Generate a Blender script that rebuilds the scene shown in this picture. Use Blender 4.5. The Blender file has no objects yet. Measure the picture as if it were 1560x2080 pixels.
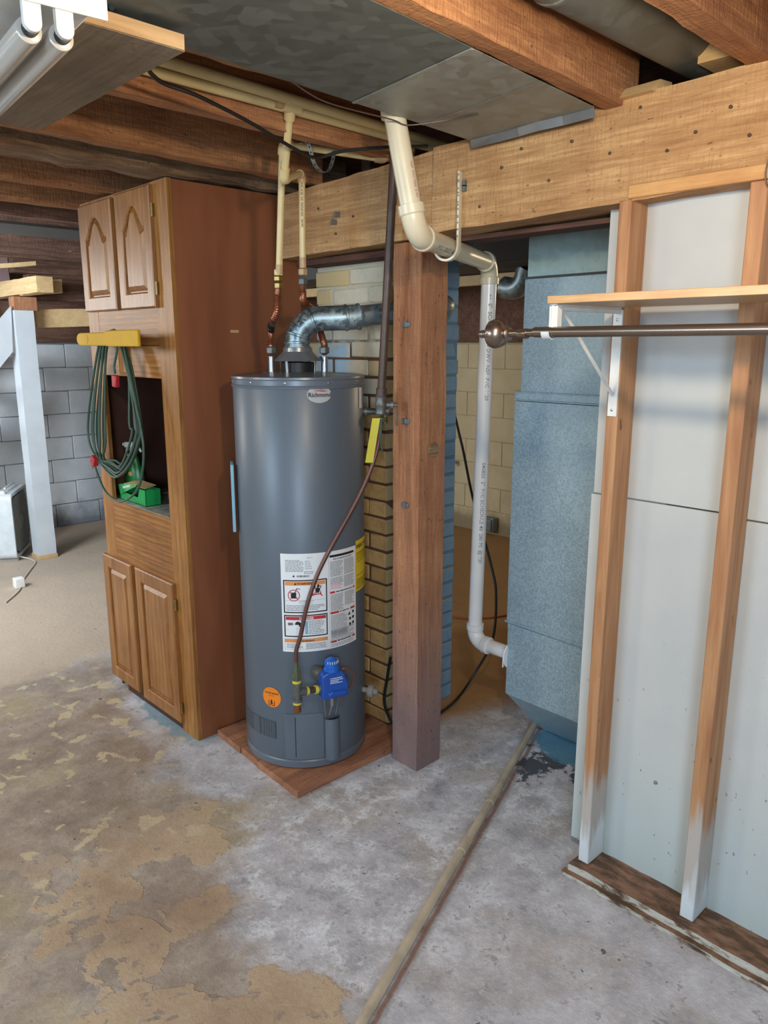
import bpy, bmesh, math, random
from mathutils import Vector, Matrix, noise
random.seed(7)
S = bpy.context.scene
COL = S.collection
R = math.radians

# ---------------------------------------------------------------- camera, world, lights, exposure
cam = bpy.data.objects.new('camera', bpy.data.cameras.new('camera'))
COL.objects.link(cam)
YAW, PITCH, FPX = R(43.5), R(12.5), 1545.0
cam.location = (0, 0, 1.65)
cam.rotation_euler = (R(90) - PITCH, 0, -YAW)
cam.data.sensor_fit = 'HORIZONTAL'
cam.data.sensor_width = 36.0
cam.data.lens = 36.0 * FPX / 1560.0
cam.data.clip_start = 0.02
S.camera = cam

S.view_settings.view_transform = 'Standard'
S.view_settings.look = 'None'
S.view_settings.gamma = 1.0
S.view_settings.use_curve_mapping = False
S.view_settings.exposure = 1.25

W = bpy.data.worlds.new('world'); S.world = W; W.use_nodes = True
W.node_tree.nodes['Background'].inputs[0].default_value = (0.55, 0.68, 0.9, 1)
W.node_tree.nodes['Background'].inputs[1].default_value = 0.6

def area(name, loc, target, w, h, power, col):
    l = bpy.data.lights.new(name, 'AREA'); l.shape = 'RECTANGLE'; l.size = w; l.size_y = h
    l.energy = power; l.color = col
    o = bpy.data.objects.new(name, l); COL.objects.link(o); o.location = loc
    o.rotation_euler = (Vector(target) - Vector(loc)).to_track_quat('-Z', 'Y').to_euler()
    return o
def bulb(name, loc, power, col, r):
    l = bpy.data.lights.new(name, 'POINT'); l.energy = power; l.color = col; l.shadow_soft_size = r
    o = bpy.data.objects.new(name, l); COL.objects.link(o); o.location = loc
    return o
COOL = (0.60, 0.80, 1.0); WARM = (1.0, 0.80, 0.52); NEUT = (1.0, 0.93, 0.84)
bulb('ceiling_bulb_light', (0.85, 0.52, 2.09), 17, (1.0, 0.83, 0.60), 0.045)
area('window_light_behind', (-1.5, -1.9, 1.75), (1.6, 2.0, 0.55), 1.6, 0.9, 62, COOL)
area('window_light_left', (-2.4, 2.2, 1.9), (1.3, 2.4, 0.9), 1.2, 0.7, 26, COOL)
area('window_light_far', (-0.35, 6.9, 1.95), (0.9, 4.2, 1.2), 0.9, 0.45, 22, (1.0, 0.94, 0.84))
area('far_left_fill', (0.1, 4.6, 1.9), (2.2, 6.7, 0.9), 0.9, 0.5, 38, (0.80, 0.90, 1.0))  # added unseen fill that brightens the far left wall and white post
bulb('furnace_room_light', (4.3, 1.9, 1.95), 9, (1.0, 0.76, 0.48), 0.06)
area('left_warm_area', (-0.7, 3.2, 2.15), (-0.2, 3.4, 0.0), 0.3, 0.3, 12, (1.0, 0.86, 0.64))  # unseen warm area light aimed down at the left floor

# ---------------------------------------------------------------- material helpers
def lin(h):
    h = h.lstrip('#'); v = [int(h[i:i+2], 16)/255 for i in (0, 2, 4)]
    return tuple((c/12.92 if c <= 0.04045 else ((c+0.055)/1.055)**2.4) for c in v) + (1,)
class N:
    def __init__(s, name):
        s.m = bpy.data.materials.new(name); s.m.use_nodes = True
        s.t = s.m.node_tree; s.b = s.t.nodes['Principled BSDF']
    def n(s, typ, **k):
        x = s.t.nodes.new(typ)
        for a, v in k.items(): setattr(x, a, v)
        return x
    def l(s, a, b): s.t.links.new(a, b)
    def coord(s, scale=(1, 1, 1), kind='Object', rot=(0, 0, 0), loc=(0, 0, 0)):
        tc = s.n('ShaderNodeTexCoord'); mp = s.n('ShaderNodeMapping')
        mp.inputs['Scale'].default_value = scale; mp.inputs['Rotation'].default_value = rot
        mp.inputs['Location'].default_value = loc
        s.l(tc.outputs[kind], mp.inputs['Vector']); return mp.outputs[0]
    def world(s, scale=(1, 1, 1)):
        g = s.n('ShaderNodeNewGeometry'); mp = s.n('ShaderNodeMapping'); mp.inputs['Scale'].default_value = scale
        s.l(g.outputs['Position'], mp.inputs['Vector']); return mp.outputs[0]
    def noise(s, vec, scale, detail=4, rough=.55, dist=0):
        x = s.n('ShaderNodeTexNoise'); x.inputs['Scale'].default_value = scale
        x.inputs['Detail'].default_value = detail; x.inputs['Roughness'].default_value = rough
        x.inputs['Distortion'].default_value = dist
        s.l(vec, x.inputs['Vector']); return x.outputs['Fac']
    def ramp(s, fac, stops, interp='LINEAR'):
        x = s.n('ShaderNodeValToRGB'); x.color_ramp.interpolation = interp
        e = x.color_ramp.elements
        while len(e) < len(stops): e.new(0.5)
        for el, (p, c) in zip(e, stops):
            el.position = p; el.color = lin(c) if isinstance(c, str) else (c, c, c, 1)
        s.l(fac, x.inputs['Fac']); return x.outputs['Color']
    def mix(s, fac, a, b, mode='MIX'):
        x = s.n('ShaderNodeMix', data_type='RGBA', blend_type=mode)
        for sock, v in ((x.inputs[0], fac), (x.inputs[6], a), (x.inputs[7], b)):
            if isinstance(v, str): sock.default_value = lin(v)
            elif isinstance(v, (int, float)): sock.default_value = v if sock.type == 'VALUE' else (v, v, v, 1)
            else: s.l(v, sock)
        return x.outputs[2]
    def math(s, op, a, b=0.0, c=None):
        x = s.n('ShaderNodeMath', operation=op)
        for i, v in enumerate((a, b, c)):
            if v is None: continue
            if isinstance(v, (int, float)): x.inputs[i].default_value = v
            else: s.l(v, x.inputs[i])
        return x.outputs[0]
    def maprange(s, v, a, b, c=0, d=1, smooth=False):
        x = s.n('ShaderNodeMapRange'); x.interpolation_type = 'SMOOTHSTEP' if smooth else 'LINEAR'
        s.l(v, x.inputs[0])
        for i, q in zip((1, 2, 3, 4), (a, b, c, d)): x.inputs[i].default_value = q
        return x.outputs[0]
    def sep(s, vec):
        x = s.n('ShaderNodeSeparateXYZ'); s.l(vec, x.inputs[0]); return x.outputs
    def bump(s, h, strength=.3, dist=.01):
        x = s.n('ShaderNodeBump'); x.inputs['Strength'].default_value = strength
        x.inputs['Distance'].default_value = dist
        s.l(h, x.inputs['Height']); s.l(x.outputs[0], s.b.inputs['Normal'])
    def set(s, col=None, rough=.6, metal=0, spec=None, coat=0):
        if col is not None:
            if isinstance(col, str): s.b.inputs['Base Color'].default_value = lin(col)
            else: s.l(col, s.b.inputs['Base Color'])
        if isinstance(rough, (int, float)): s.b.inputs['Roughness'].default_value = rough
        else: s.l(rough, s.b.inputs['Roughness'])
        s.b.inputs['Metallic'].default_value = metal
        if spec is not None: s.b.inputs['Specular IOR Level'].default_value = spec
        s.b.inputs['Coat Weight'].default_value = coat; s.b.inputs['Coat Roughness'].default_value = .25
        return s.m
def plain(name, col, rough=.5, metal=0, var=.06, scale=18, bump=0, coat=0):
    n = N(name); v = n.coord()
    f = n.noise(v, scale, 4)
    c = n.mix(n.maprange(f, .3, .75), col, n.mix(1.0, col, (1 - var*3), 'MULTIPLY'))
    if bump: n.bump(f, bump, .003)
    return n.set(c, rough, metal, coat=coat)
def wood(name, light, dark, axis='X', rough=.7, grain=38, spots=.0, spotcol='#4a2f1c', bump=.35, streak=.5, coat=0, low=None, cathedral=0, saw=0):
    n = N(name); s = {'X': (.05, 1, 1), 'Y': (1, .05, 1), 'Z': (1, 1, .05)}[axis]
    def rv(scale):
        v = n.coord(scale); oi = n.n('ShaderNodeObjectInfo')
        add = n.n('ShaderNodeVectorMath', operation='ADD'); n.l(v, add.inputs[0])
        sc = n.n('ShaderNodeVectorMath', operation='SCALE'); sc.inputs[0].default_value = (7, 5, 9)
        n.l(oi.outputs['Random'], sc.inputs['Scale']); n.l(sc.outputs[0], add.inputs[1]); return add.outputs[0]
    v = rv(s); g1 = n.noise(v, grain*4.2, 5, .65, .3); g2 = n.noise(v, grain*.6, 5, .6, .9)
    g = n.mix(streak, g1, g2)
    c = n.ramp(g, [(.36, dark), (.50, n_mid(light, dark)), (.62, light)])
    if cathedral:
        wv = n.n('ShaderNodeTexWave', wave_type='RINGS', rings_direction={'X': 'X', 'Y': 'Y', 'Z': 'Z'}[axis], wave_profile='SAW')
        wv.inputs['Scale'].default_value = 16; wv.inputs['Distortion'].default_value = 5; wv.inputs['Detail'].default_value = 2; wv.inputs['Detail Scale'].default_value = 1.2
        n.l(rv(tuple(.16 if q < 1 else 1 for q in s)), wv.inputs['Vector'])
        c = n.mix(n.maprange(wv.outputs['Fac'], .45, 1, 0, cathedral), c, n_mid(dark, '#3a2010'))
    bl = n.noise(n.coord((1, 1, 1)), 5, 5, .6)
    c = n.mix(n.maprange(bl, .4, .75, 0, .35), c, n.mix(1.0, c, dark, 'MULTIPLY'))
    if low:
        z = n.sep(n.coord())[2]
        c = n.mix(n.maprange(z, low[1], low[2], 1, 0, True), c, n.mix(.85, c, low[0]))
    f2 = n.noise(n.coord((1, 1, 1)), 90, 4); h = n.math('ADD', g, n.math('MULTIPLY', f2, .6))
    if saw:   # saw marks across the grain
        sv = {'X': (1, .12, .12), 'Y': (.12, 1, .12), 'Z': (.12, .12, 1)}[axis]
        sm_ = n.noise(n.coord(sv), 150, 3, .6, .3); c = n.mix(n.maprange(sm_, .50, .68, 0, saw), c, dark)
        h = n.math('ADD', h, n.math('MULTIPLY', sm_, .8))
    if spots:
        sp = n.noise(n.coord(tuple(.35 if q < 1 else 1 for q in s)), 95, 4, .65)
        m = n.maprange(sp, .70-spots*.1, .75-spots*.1, 0, .85); c = n.mix(m, c, spotcol)
    n.bump(h, bump, .004)
    return n.set(c, rough, coat=coat)
def n_mid(a, b):
    a = a.lstrip('#'); b = b.lstrip('#')
    return '#' + ''.join('%02x' % ((int(a[i:i+2], 16)+int(b[i:i+2], 16))//2) for i in (0, 2, 4))

M = {}
M['beam'] = wood('beam_wood', '#d2aa78', '#a0764c', 'Y', .85, 30, .6, '#6a4629', .8, .45, saw=.45)
M['joist'] = wood('joist_wood', '#bf8a5c', '#8a5a3a', 'X', .85, 34, .5, '#3e2618', .8, .4, saw=.45)
M['joist_dark'] = wood('old_dark_wood', '#876452', '#54392b', 'X', .9, 30, .4, '#241612', .7, .4, saw=.3)
M['bark'] = wood('log_wood', '#a98c6c', '#5c432f', 'X', .95, 22, .6, '#31231a', 1.0, .5)
M['board'] = wood('floorboard_wood', '#6b4638', '#402a22', 'Y', .9, 30, .2, '#1d1210', .4, .4)
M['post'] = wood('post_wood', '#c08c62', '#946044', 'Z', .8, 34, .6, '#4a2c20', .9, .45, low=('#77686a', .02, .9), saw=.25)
M['plate'] = wood('plate_wood', '#cfa066', '#b5824e', 'Y', .6, 40, .1, '#6e3f22', .15, .55)
M['lightwood'] = wood('pale_lumber', '#e0c595', '#c7a472', 'Y', .7, 36, .1, '#7a5632', .2, .5)
M['oak'] = wood('oak_veneer', '#b58145', '#895928', 'Z', .42, 40, 0, '#5a351a', .12, .5, coat=0, cathedral=.35)
M['oak_h'] = wood('oak_veneer_horizontal', '#b17b40', '#855525', 'Y', .42, 34, 0, '#5a351a', .12, .5, coat=0, cathedral=.5)
M['oak_door'] = wood('oak_door', '#ab7843', '#82532a', 'Z', .36, 36, 0, '#5a351a', .10, .5, coat=0, cathedral=.35)
M['plinth'] = wood('plywood', '#b5805c', '#7d5240', 'X', .8, 26, .45, '#4a2d20', .5, .5, saw=.2)
M['soffit'] = wood('grey_board', '#978977', '#756858', 'Y', .85, 30, .5, '#4a3f36', .5, .6)
M['soffit_edge'] = wood('board_end_grain', '#c6a47a', '#9a7a55', 'X', .85, 20, .1, '#5a442f', .3, .6)
M['shelf'] = wood('shelf_laminate', '#cda878', '#b88d5a', 'Y', .4, 50, 0, '#6e3f22', .03, .5, coat=.1)

def stud_low():
    n = N('stud_wood_paint_foot'); v = n.coord((1, 1, .06)); g = n.noise(v, 40, 5, .6, .4)
    c = n.ramp(g, [(.35, '#9a6843'), (.65, '#b98a60')])
    kn = n.noise(n.coord((1, 1, .5)), 22, 2); c = n.mix(n.maprange(kn, .70, .74), c, '#7a4a28')
    z = n.sep(n.world())[2]; nn = n.noise(n.coord((6, 6, .6)), 6, 4)
    t = n.math('ADD', z, n.math('MULTIPLY', nn, -.35))
    c = n.mix(n.maprange(t, .12, .20, 1, 0), c, '#b0a79f')
    c = n.mix(n.maprange(t, -.06, .02, 1, 0), c, '#c9d0d3')
    n.bump(g, .15, .003); return n.set(c, .6)
M['stud'] = stud_low()

def side_panel():
    n = N('cabinet_side_laminate'); v = n.coord((1, 1, .15))
    f = n.noise(v, 9, 4, .5, .3); c = n.ramp(f, [(.3, '#7a462c'), (.7, '#905839')])
    h = n.noise(n.coord(), 300, 2); n.bump(h, .08, .001)
    return n.set(c, .45)
M['side'] = side_panel()

def galv(name, a, b, metal=.75, rough=.42, scale=90, spark=True):
    n = N(name); v = n.coord()
    vo = n.n('ShaderNodeTexVoronoi'); vo.inputs['Scale'].default_value = scale; n.l(v, vo.inputs['Vector'])
    vc = n.sep(vo.outputs['Color'])[0]
    big = n.noise(v, 4, 4); f = n.math('ADD', n.math('MULTIPLY', vc, .45), n.math('MULTIPLY', big, .6))
    c = n.ramp(f, [(.25, a), (.8, b)])
    if spark:
        sp = n.noise(v, 190, 2); c = n.mix(n.maprange(sp, .70, .76, 0, .55), c, '#e4eef2')
    n.bump(vc, .05, .002)
    return n.set(c, n.maprange(vc, 0, 1, rough, rough+.2), metal)
M['galv'] = galv('galvanised_steel', '#8da2ac', '#a7bdc5', .3, .40, 150)
M['galv_top'] = galv('painted_plenum_steel', '#9ab4b5', '#aac2c2', .1, .45, 40, False)
M['sheet'] = galv('dull_sheet_steel', '#5d625f', '#717673', .45, .5, 30, False)
M['sheet_new'] = galv('newer_sheet_steel', '#8d8f88', '#a5a8a2', .55, .45, 30, False)
M['flue'] = galv('galvanised_flue', '#6f7d80', '#a2adb0', .75, .34, 60, False)
M['elbow'] = galv('galvanised_elbow', '#56666b', '#a9bcc4', .75, .33, 75, True)
M['duct_dark'] = plain('dark_duct', '#4f4d4a', .7, .3)
M['steel'] = plain('steel', '#a9adb0', .32, .9)
M['clip'] = plain('dull_zinc', '#8e979c', .45, .8)
M['bronze'] = plain('brushed_bronze', '#8c7e73', .28, .9, .03)
M['brass'] = plain('brass', '#a08a52', .4, .8, .12, 60)
M['copper'] = plain('copper_flex', '#a5694c', .38, .75, .15, 50)
M['copper_tube'] = plain('coated_copper_tube', '#6b4a42', .38, .45, .1)
M['copper_thin'] = plain('bright_copper', '#b86f45', .35, .8)
M['iron'] = plain('black_iron_pipe', '#5d4c45', .48, .35, .12, 30)
M['zincfit'] = plain('grey_fitting', '#777a78', .5, .6, .15, 60)
M['tape'] = plain('yellow_thread_tape', '#cfc74e', .6)
M['greenfit'] = plain('greenish_brass', '#68705a', .5, .4, .15, 60)
M['pvc'] = plain('white_pvc', '#efefee', .28, 0, .02, 8)
M['pvc_warm'] = plain('warm_lit_pvc', '#d9cfb4', .32, 0, .04, 8)  # white plastic with the warm upper light put into its colour
M['pvc_dirty'] = plain('dirty_pvc', '#c2b49d', .5, 0, .12, 14)
M['cpvc'] = plain('cream_cpvc', '#dcc791', .38, 0, .05, 12)
M['cpvc_stain'] = plain('primer_stained_cpvc', '#c3a177', .45, 0, .12, 40)
M['tank'] = plain('grey_enamel', '#5c6772', .42, .1, .02, 3, 0, .08)
M['tank_trim'] = plain('grey_enamel_trim', '#626c77', .32, .1, .02, 3, 0, .15)
M['hood'] = plain('grey_hood_steel', '#85898d', .3, .5, .04)
M['black'] = plain('black_rubber', '#161616', .5)
M['darkmetal'] = plain('dark_metal', '#2a2b2d', .5, .4)
M['white'] = plain('white_powder_coat', '#e6e5e0', .4)
M['whiteplastic'] = plain('white_plastic', '#ccd3d6', .4)
M['greyplastic'] = plain('grille_plastic', '#8f8d86', .6)
M['blue'] = plain('blue_valve_plastic', '#1d4fa8', .3, 0, .04)
M['blueknob'] = plain('blue_knob_plastic', '#2467c9', .25, 0, .04)
M['yellow'] = plain('yellow_plastic', '#c99c00', .6, 0, .03)
M['yellowtag'] = plain('yellow_tag', '#c3b60f', .5)
M['cord'] = plain('green_rubber_cord', '#3a5448', .5, 0, .08)
M['cordlight'] = plain('pale_cord', '#c9c4b4', .5)
M['red'] = plain('red_plastic', '#b0232d', .4)
M['green'] = plain('green_plastic', '#15803a', .3, 0, .06)
M['greenlabel'] = plain('green_print', '#2f9b50', .5)
M['greencard'] = plain('green_card', '#0f9a4c', .5, 0, .05)
M['tan'] = plain('tan_print', '#c9a877', .6)
M['paper'] = plain('white_label', '#dfe3e6', .45, 0, .01)
M['ink'] = plain('black_ink', '#15171c', .6)
M['greyink'] = plain('grey_ink', '#777b80', .6)
M['redink'] = plain('red_ink', '#c22a2e', .6)
M['orangeink'] = plain('orange_ink', '#e0914e', .6)
M['blueink'] = plain('blue_ink', '#7fb4cf', .6)
M['whiteink'] = plain('white_ink', '#e8ebee', .6)
M['pinkink'] = plain('pink_ink', '#e08a92', .6)
M['yellowpaper'] = plain('yellow_label', '#e3c92a', .5)
M['orangesticker'] = plain('orange_sticker', '#f0861d', .5)
M['oval'] = plain('silver_badge', '#c4c6c8', .3, .3)
M['tube'] = plain('frosted_glass_tube', '#b9b4ab', .18, 0, .02, 5, 0, .6)
M['whitewood'] = plain('white_painted_wood', '#c6ccd0', .6, 0, .05, 6, .15)
M['marble'] = plain('mottled_laminate', '#b5b8b4', .4, 0, .25, 30)
M['tealpaint'] = plain('teal_paint', '#7fb2c0', .6)
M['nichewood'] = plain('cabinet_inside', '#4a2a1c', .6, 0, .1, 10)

def drywall():
    n = N('painted_wallboard'); v = n.world(); f = n.noise(v, 3, 4); z = n.sep(v)[2]
    c = n.mix(n.maprange(f, .3, .7), '#c3c4c0', '#b6b9b8')
    z2 = n.math('ADD', z, n.math('MULTIPLY', f, .5)); c = n.mix(n.maprange(z2, .3, .75, .65, 0), c, '#a9bab9')
    sp = n.noise(n.world((1, 1, .6)), 75, 2, .5); low = n.maprange(z, .35, .9, 1, .0)
    c = n.mix(n.math('MULTIPLY', n.maprange(sp, .71, .74), low), c, '#6e7478')
    n.bump(n.noise(v, 160, 2), .06, .001); return n.set(c, .62)
M['drywall'] = drywall()

def blockmat(name, a, b, stain='#8b8f93', lowc=None):
    n = N(name); v = n.world(); f = n.noise(v, 6, 5); oi = n.n('ShaderNodeObjectInfo')
    c = n.mix(n.maprange(f, .3, .7), a, b)
    c = n.mix(n.maprange(oi.outputs['Random'], 0, 1, 0, .18), c, stain)
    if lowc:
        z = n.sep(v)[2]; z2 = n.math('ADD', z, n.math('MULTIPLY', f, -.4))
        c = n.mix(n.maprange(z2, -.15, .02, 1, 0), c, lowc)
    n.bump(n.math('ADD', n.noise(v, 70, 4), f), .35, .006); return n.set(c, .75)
M['block'] = blockmat('painted_block_white', '#ccd0d3', '#b8bec3', '#8b8f93', '#7d8590')
M['block_cream'] = blockmat('painted_block_cream', '#cdbb97', '#bfac86', '#b3a07a', '#8f7f60')
M['mortar_w'] = plain('grey_joint', '#8b9096', .9)
M['mortar_c'] = plain('cream_joint', '#b8a680', .9)

def brickmat():
    n = N('painted_brick'); P = n.sep(n.world()); x, y, z = P[0], P[1], P[2]
    v = n.world(); oi = n.n('ShaderNodeObjectInfo'); f = n.noise(v, 30, 5, .6); g = n.noise(v, 7, 3)
    tanc = n.mix(n.maprange(oi.outputs['Random'], 0, 1), '#cfa66c', '#b98f58')
    tanc = n.mix(n.maprange(f, .45, .7, 0, .5), tanc, '#8f6a40')
    cream = n.mix(n.maprange(f, .4, .7, 0, .5), '#d2c9b2', '#beb69f')
    cream = n.mix(n.math('MULTIPLY', n.math('GREATER_THAN', oi.outputs['Random'], .78), .7), cream, '#c8aa6a')
    h = n.math('ADD', z, n.math('MULTIPLY', g, .25))
    c = n.mix(n.maprange(h, 1.48, 1.56), tanc, cream)
    bl = n.math('MULTIPLY', n.maprange(y, 2.40, 2.48), n.math('MULTIPLY', n.maprange(h, 1.35, 1.4), n.maprange(h, 1.80, 1.72)))
    c = n.mix(bl, c, '#9db3c2')
    gm = n.n('ShaderNodeNewGeometry'); ny = n.sep(gm.outputs['Normal'])[1]
    blue = n.mix(n.maprange(f, .4, .75, 0, .5), '#7b98ad', '#64849b')
    blue = n.mix(n.maprange(x, 2.2, 2.23, 1, 0), blue, '#b09468')
    c = n.mix(n.math('MULTIPLY', n.maprange(ny, -.6, -.8), n.maprange(y, 2.232, 2.24, 1, 0)), c, blue)
    n.bump(n.math('ADD', f, n.noise(v, 120, 3)), .5, .004); return n.set(c, .8)
M['brick'] = brickmat()
def mortarmat():
    n = N('chimney_mortar'); P = n.sep(n.world()); z = P[2]; v = n.world(); f = n.noise(v, 30, 5, .6)
    c = n.mix(n.maprange(n.math('ADD', z, n.math('MULTIPLY', f, .2)), 1.72, 1.8), '#5b4331', '#c0b79f')
    gm = n.n('ShaderNodeNewGeometry'); ny = n.sep(gm.outputs['Normal'])[1]
    c = n.mix(n.math('MULTIPLY', n.maprange(ny, -.6, -.8), n.maprange(P[0], 2.2, 2.23)), c, '#5f7d93')
    n.bump(f, .6, .006); return n.set(c, .9)
M['mortar'] = mortarmat()

def floormat():
    n = N('peeling_concrete'); v = n.world(); P = n.sep(v); x, y = P[0], P[1]
    a = n.noise(v, 2.2, 6, .62, .2); b = n.noise(v, 6.5, 8, .72, .1); c3 = n.noise(v, 38, 6, .7)
    base = n.ramp(b, [(.32, '#92929a'), (.44, '#abaab0'), (.54, '#b8b7be'), (.66, '#c8c9d0')])
    base = n.mix(n.maprange(a, .50, .64, 0, .6), base, '#aba095')
    q = n.noise(v, 8.5, 9, .78, .1); near = n.maprange(n.math('ABSOLUTE', n.math('SUBTRACT', y, 1.75)), .35, .75, 1, .25)
    base = n.mix(n.math('MULTIPLY', n.maprange(q, .50, .60, 0, .8), near), base, '#dde1e8')
    base = n.mix(n.math('MULTIPLY', n.maprange(q, .38, .44, .6, 0), near), base, '#84868e')
    base = n.mix(n.maprange(c3, .54, .68, 0, .35), base, '#dadada')
    # tan paint zone on the left and near side, with sharp peeled edges
    def line(px, py, qx, qy, w):   # signed distance from a wavering line p->q
        dx, dy = qx-px, qy-py; L = math.hypot(dx, dy)
        t = n.math('ADD', n.math('MULTIPLY', n.math('SUBTRACT', x, px), -dy/L), n.math('MULTIPLY', n.math('SUBTRACT', y, py), dx/L))
        t = n.math('ADD', t, n.math('MULTIPLY', n.math('SUBTRACT', a, .5), w)); return t
    d1 = line(1.02, .75, 1.38, 3.0, 1.1)          # positive = left of the line
    zone = n.maprange(d1, -.10, .16, 0, 1, True)
    stain = n.ramp(b, [(.36, '#80705f'), (.5, '#94836f'), (.64, '#a89986')])
    base = n.mix(n.math('MULTIPLY', zone, .8), base, stain)
    peel = n.noise(v, 3.4, 5, .55, .3)
    yl = n.math('ADD', y, n.math('MULTIPLY', b, .6))
    m = n.math('MULTIPLY', n.maprange(peel, .505, .512), n.math('MULTIPLY', n.maprange(d1, .02, .06), n.maprange(yl, 2.75, 2.45)))
    base = n.mix(m, base, n.mix(n.maprange(c3, .4, .7, 0, .5), '#b8a288', '#a89078'))
    # small pale flakes
    fl = n.noise(v, 9, 4, .5, .3)
    base = n.mix(n.math('MULTIPLY', n.maprange(fl, .61, .617), n.math('MULTIPLY', n.maprange(y, 1.9, 2.3), n.maprange(d1, -.1, .1))), base, '#c2b497')
    soft = n.noise(v, 1.7, 4, .6, .2)
    base = n.mix(n.math('MULTIPLY', n.maprange(soft, .50, .66, 0, .55), zone), base, '#7d6450')
    base = n.mix(n.math('MULTIPLY', n.maprange(soft, .46, .34, 0, .4), zone), base, '#b5a77c')
    pit = n.noise(v, 17, 6, .72, .2); base = n.mix(n.maprange(pit, .59, .63, 0, .5), base, '#6f6a69')
    # rusty drip line beside the drain pipe
    rl = n.math('ABSOLUTE', n.math('ADD', line(1.044, 1.172, 2.012, 1.541, .0), n.math('ADD', .020, n.math('MULTIPLY', n.math('SUBTRACT', b, .5), .03))))
    base = n.mix(n.maprange(rl, .004, .012, .75, 0), base, '#8a5a3a')
    # smoother tan-grey far floor
    d2 = n.math('ADD', y, n.math('MULTIPLY', a, .5))
    base = n.mix(n.math('MULTIPLY', n.maprange(d2, 3.95, 4.15, 0, 1, True), n.math('MAXIMUM', n.maprange(x, 2.3, 2.2), n.maprange(y, 4.6, 4.9))), base, n.mix(b, '#ab9a88', '#bcab98'))
    # orange-brown floor beyond the post
    d3 = line(2.05, 2.02, 2.9, 1.85, .5)
    base = n.mix(n.math('MULTIPLY', n.maprange(d3, -.02, .22, 0, 1, True), n.math('MULTIPLY', n.maprange(x, 2.1, 2.14), n.maprange(y, 4.8, 4.5))), base, n.mix(b, '#8f6a42', '#b58b5a'))
    # dark patch and blue paint by the duct
    dd = n.n('ShaderNodeVectorMath', operation='DISTANCE'); n.l(v, dd.inputs[0]); dd.inputs[1].default_value = (2.40, 1.56, 0)
    w = n.math('ADD', dd.outputs['Value'], n.math('MULTIPLY', n.math('SUBTRACT', b, .5), .9))
    base = n.mix(n.maprange(w, .10, .12, 1, 0), base, '#4a4f57')
    d5 = n.n('ShaderNodeVectorMath', operation='DISTANCE'); n.l(v, d5.inputs[0]); d5.inputs[1].default_value = (2.60, 1.55, 0)
    w2 = n.math('ADD', d5.outputs['Value'], n.math('MULTIPLY', n.math('SUBTRACT', b, .5), .3))
    base = n.mix(n.maprange(w2, .17, .19, 1, 0), base, '#5d8ba6')
    d6 = n.math('SUBTRACT', x, 1.50); e6 = n.math('ADD', n.math('ABSOLUTE', d6), n.math('MULTIPLY', n.math('SUBTRACT', b, .5), .3))
    m6 = n.math('MULTIPLY', n.maprange(e6, .07, .09, .7, 0), n.math('MULTIPLY', n.maprange(y, 2.6, 2.7), n.maprange(y, 3.3, 3.2)))
    base = n.mix(m6, base, '#6f94a3')
    # cracks
    dk = n.noise(v, 30, 2, .5); base = n.mix(n.maprange(dk, .735, .75, 0, .8), base, '#3b3a3b')
    h = n.math('ADD', n.math('MULTIPLY', m, .25), n.math('ADD', n.math('MULTIPLY', b, 1.2), n.math('MULTIPLY', c3, .45)))
    n.bump(h, .55, .012); return n.set(base, n.maprange(b, .3, .7, .62, .85))
M['floor'] = floormat()
def sillmat():
    n = N('peeling_sill_wood'); v = n.coord((1, .35, 1)); f = n.noise(v, 34, 5, .65)
    c = n.ramp(f, [(.34, '#3d322c'), (.42, '#6e5b4c'), (.46, '#8f8371'), (.50, '#b3b0a4'), (.7, '#c4c3ba')])
    gm = n.n('ShaderNodeNewGeometry'); nz = n.sep(gm.outputs['Normal'])[2]
    top = n.ramp(f, [(.4, '#54402f'), (.6, '#8a6854')])
    c = n.mix(n.maprange(nz, .5, .8), c, top); n.bump(f, .8, .008); return n.set(c, .85)
M['sill'] = sillmat()
def meshmat():
    n = N('dark_wire_screen'); v = n.coord(); vo = n.n('ShaderNodeTexVoronoi'); vo.inputs['Scale'].default_value = 320
    vo.inputs['Randomness'].default_value = 0.1; n.l(v, vo.inputs['Vector'])
    return n.set(n.mix(n.maprange(vo.outputs['Distance'], .3, .5), '#2c3136', '#59626b'), .5, .3)
M['screen'] = meshmat()
def glow(name, col, st):
    n = N(name); n.b.inputs['Base Color'].default_value = lin(col)
    n.b.inputs['Emission Color'].default_value = lin(col); n.b.inputs['Emission Strength'].default_value = st
    return n.m
M['pane'] = glow('daylit_window_glass', '#dbe8f2', 2.2)
M['bulbglass'] = glow('lit_bulb_glass', '#ffe2b0', 6)

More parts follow.
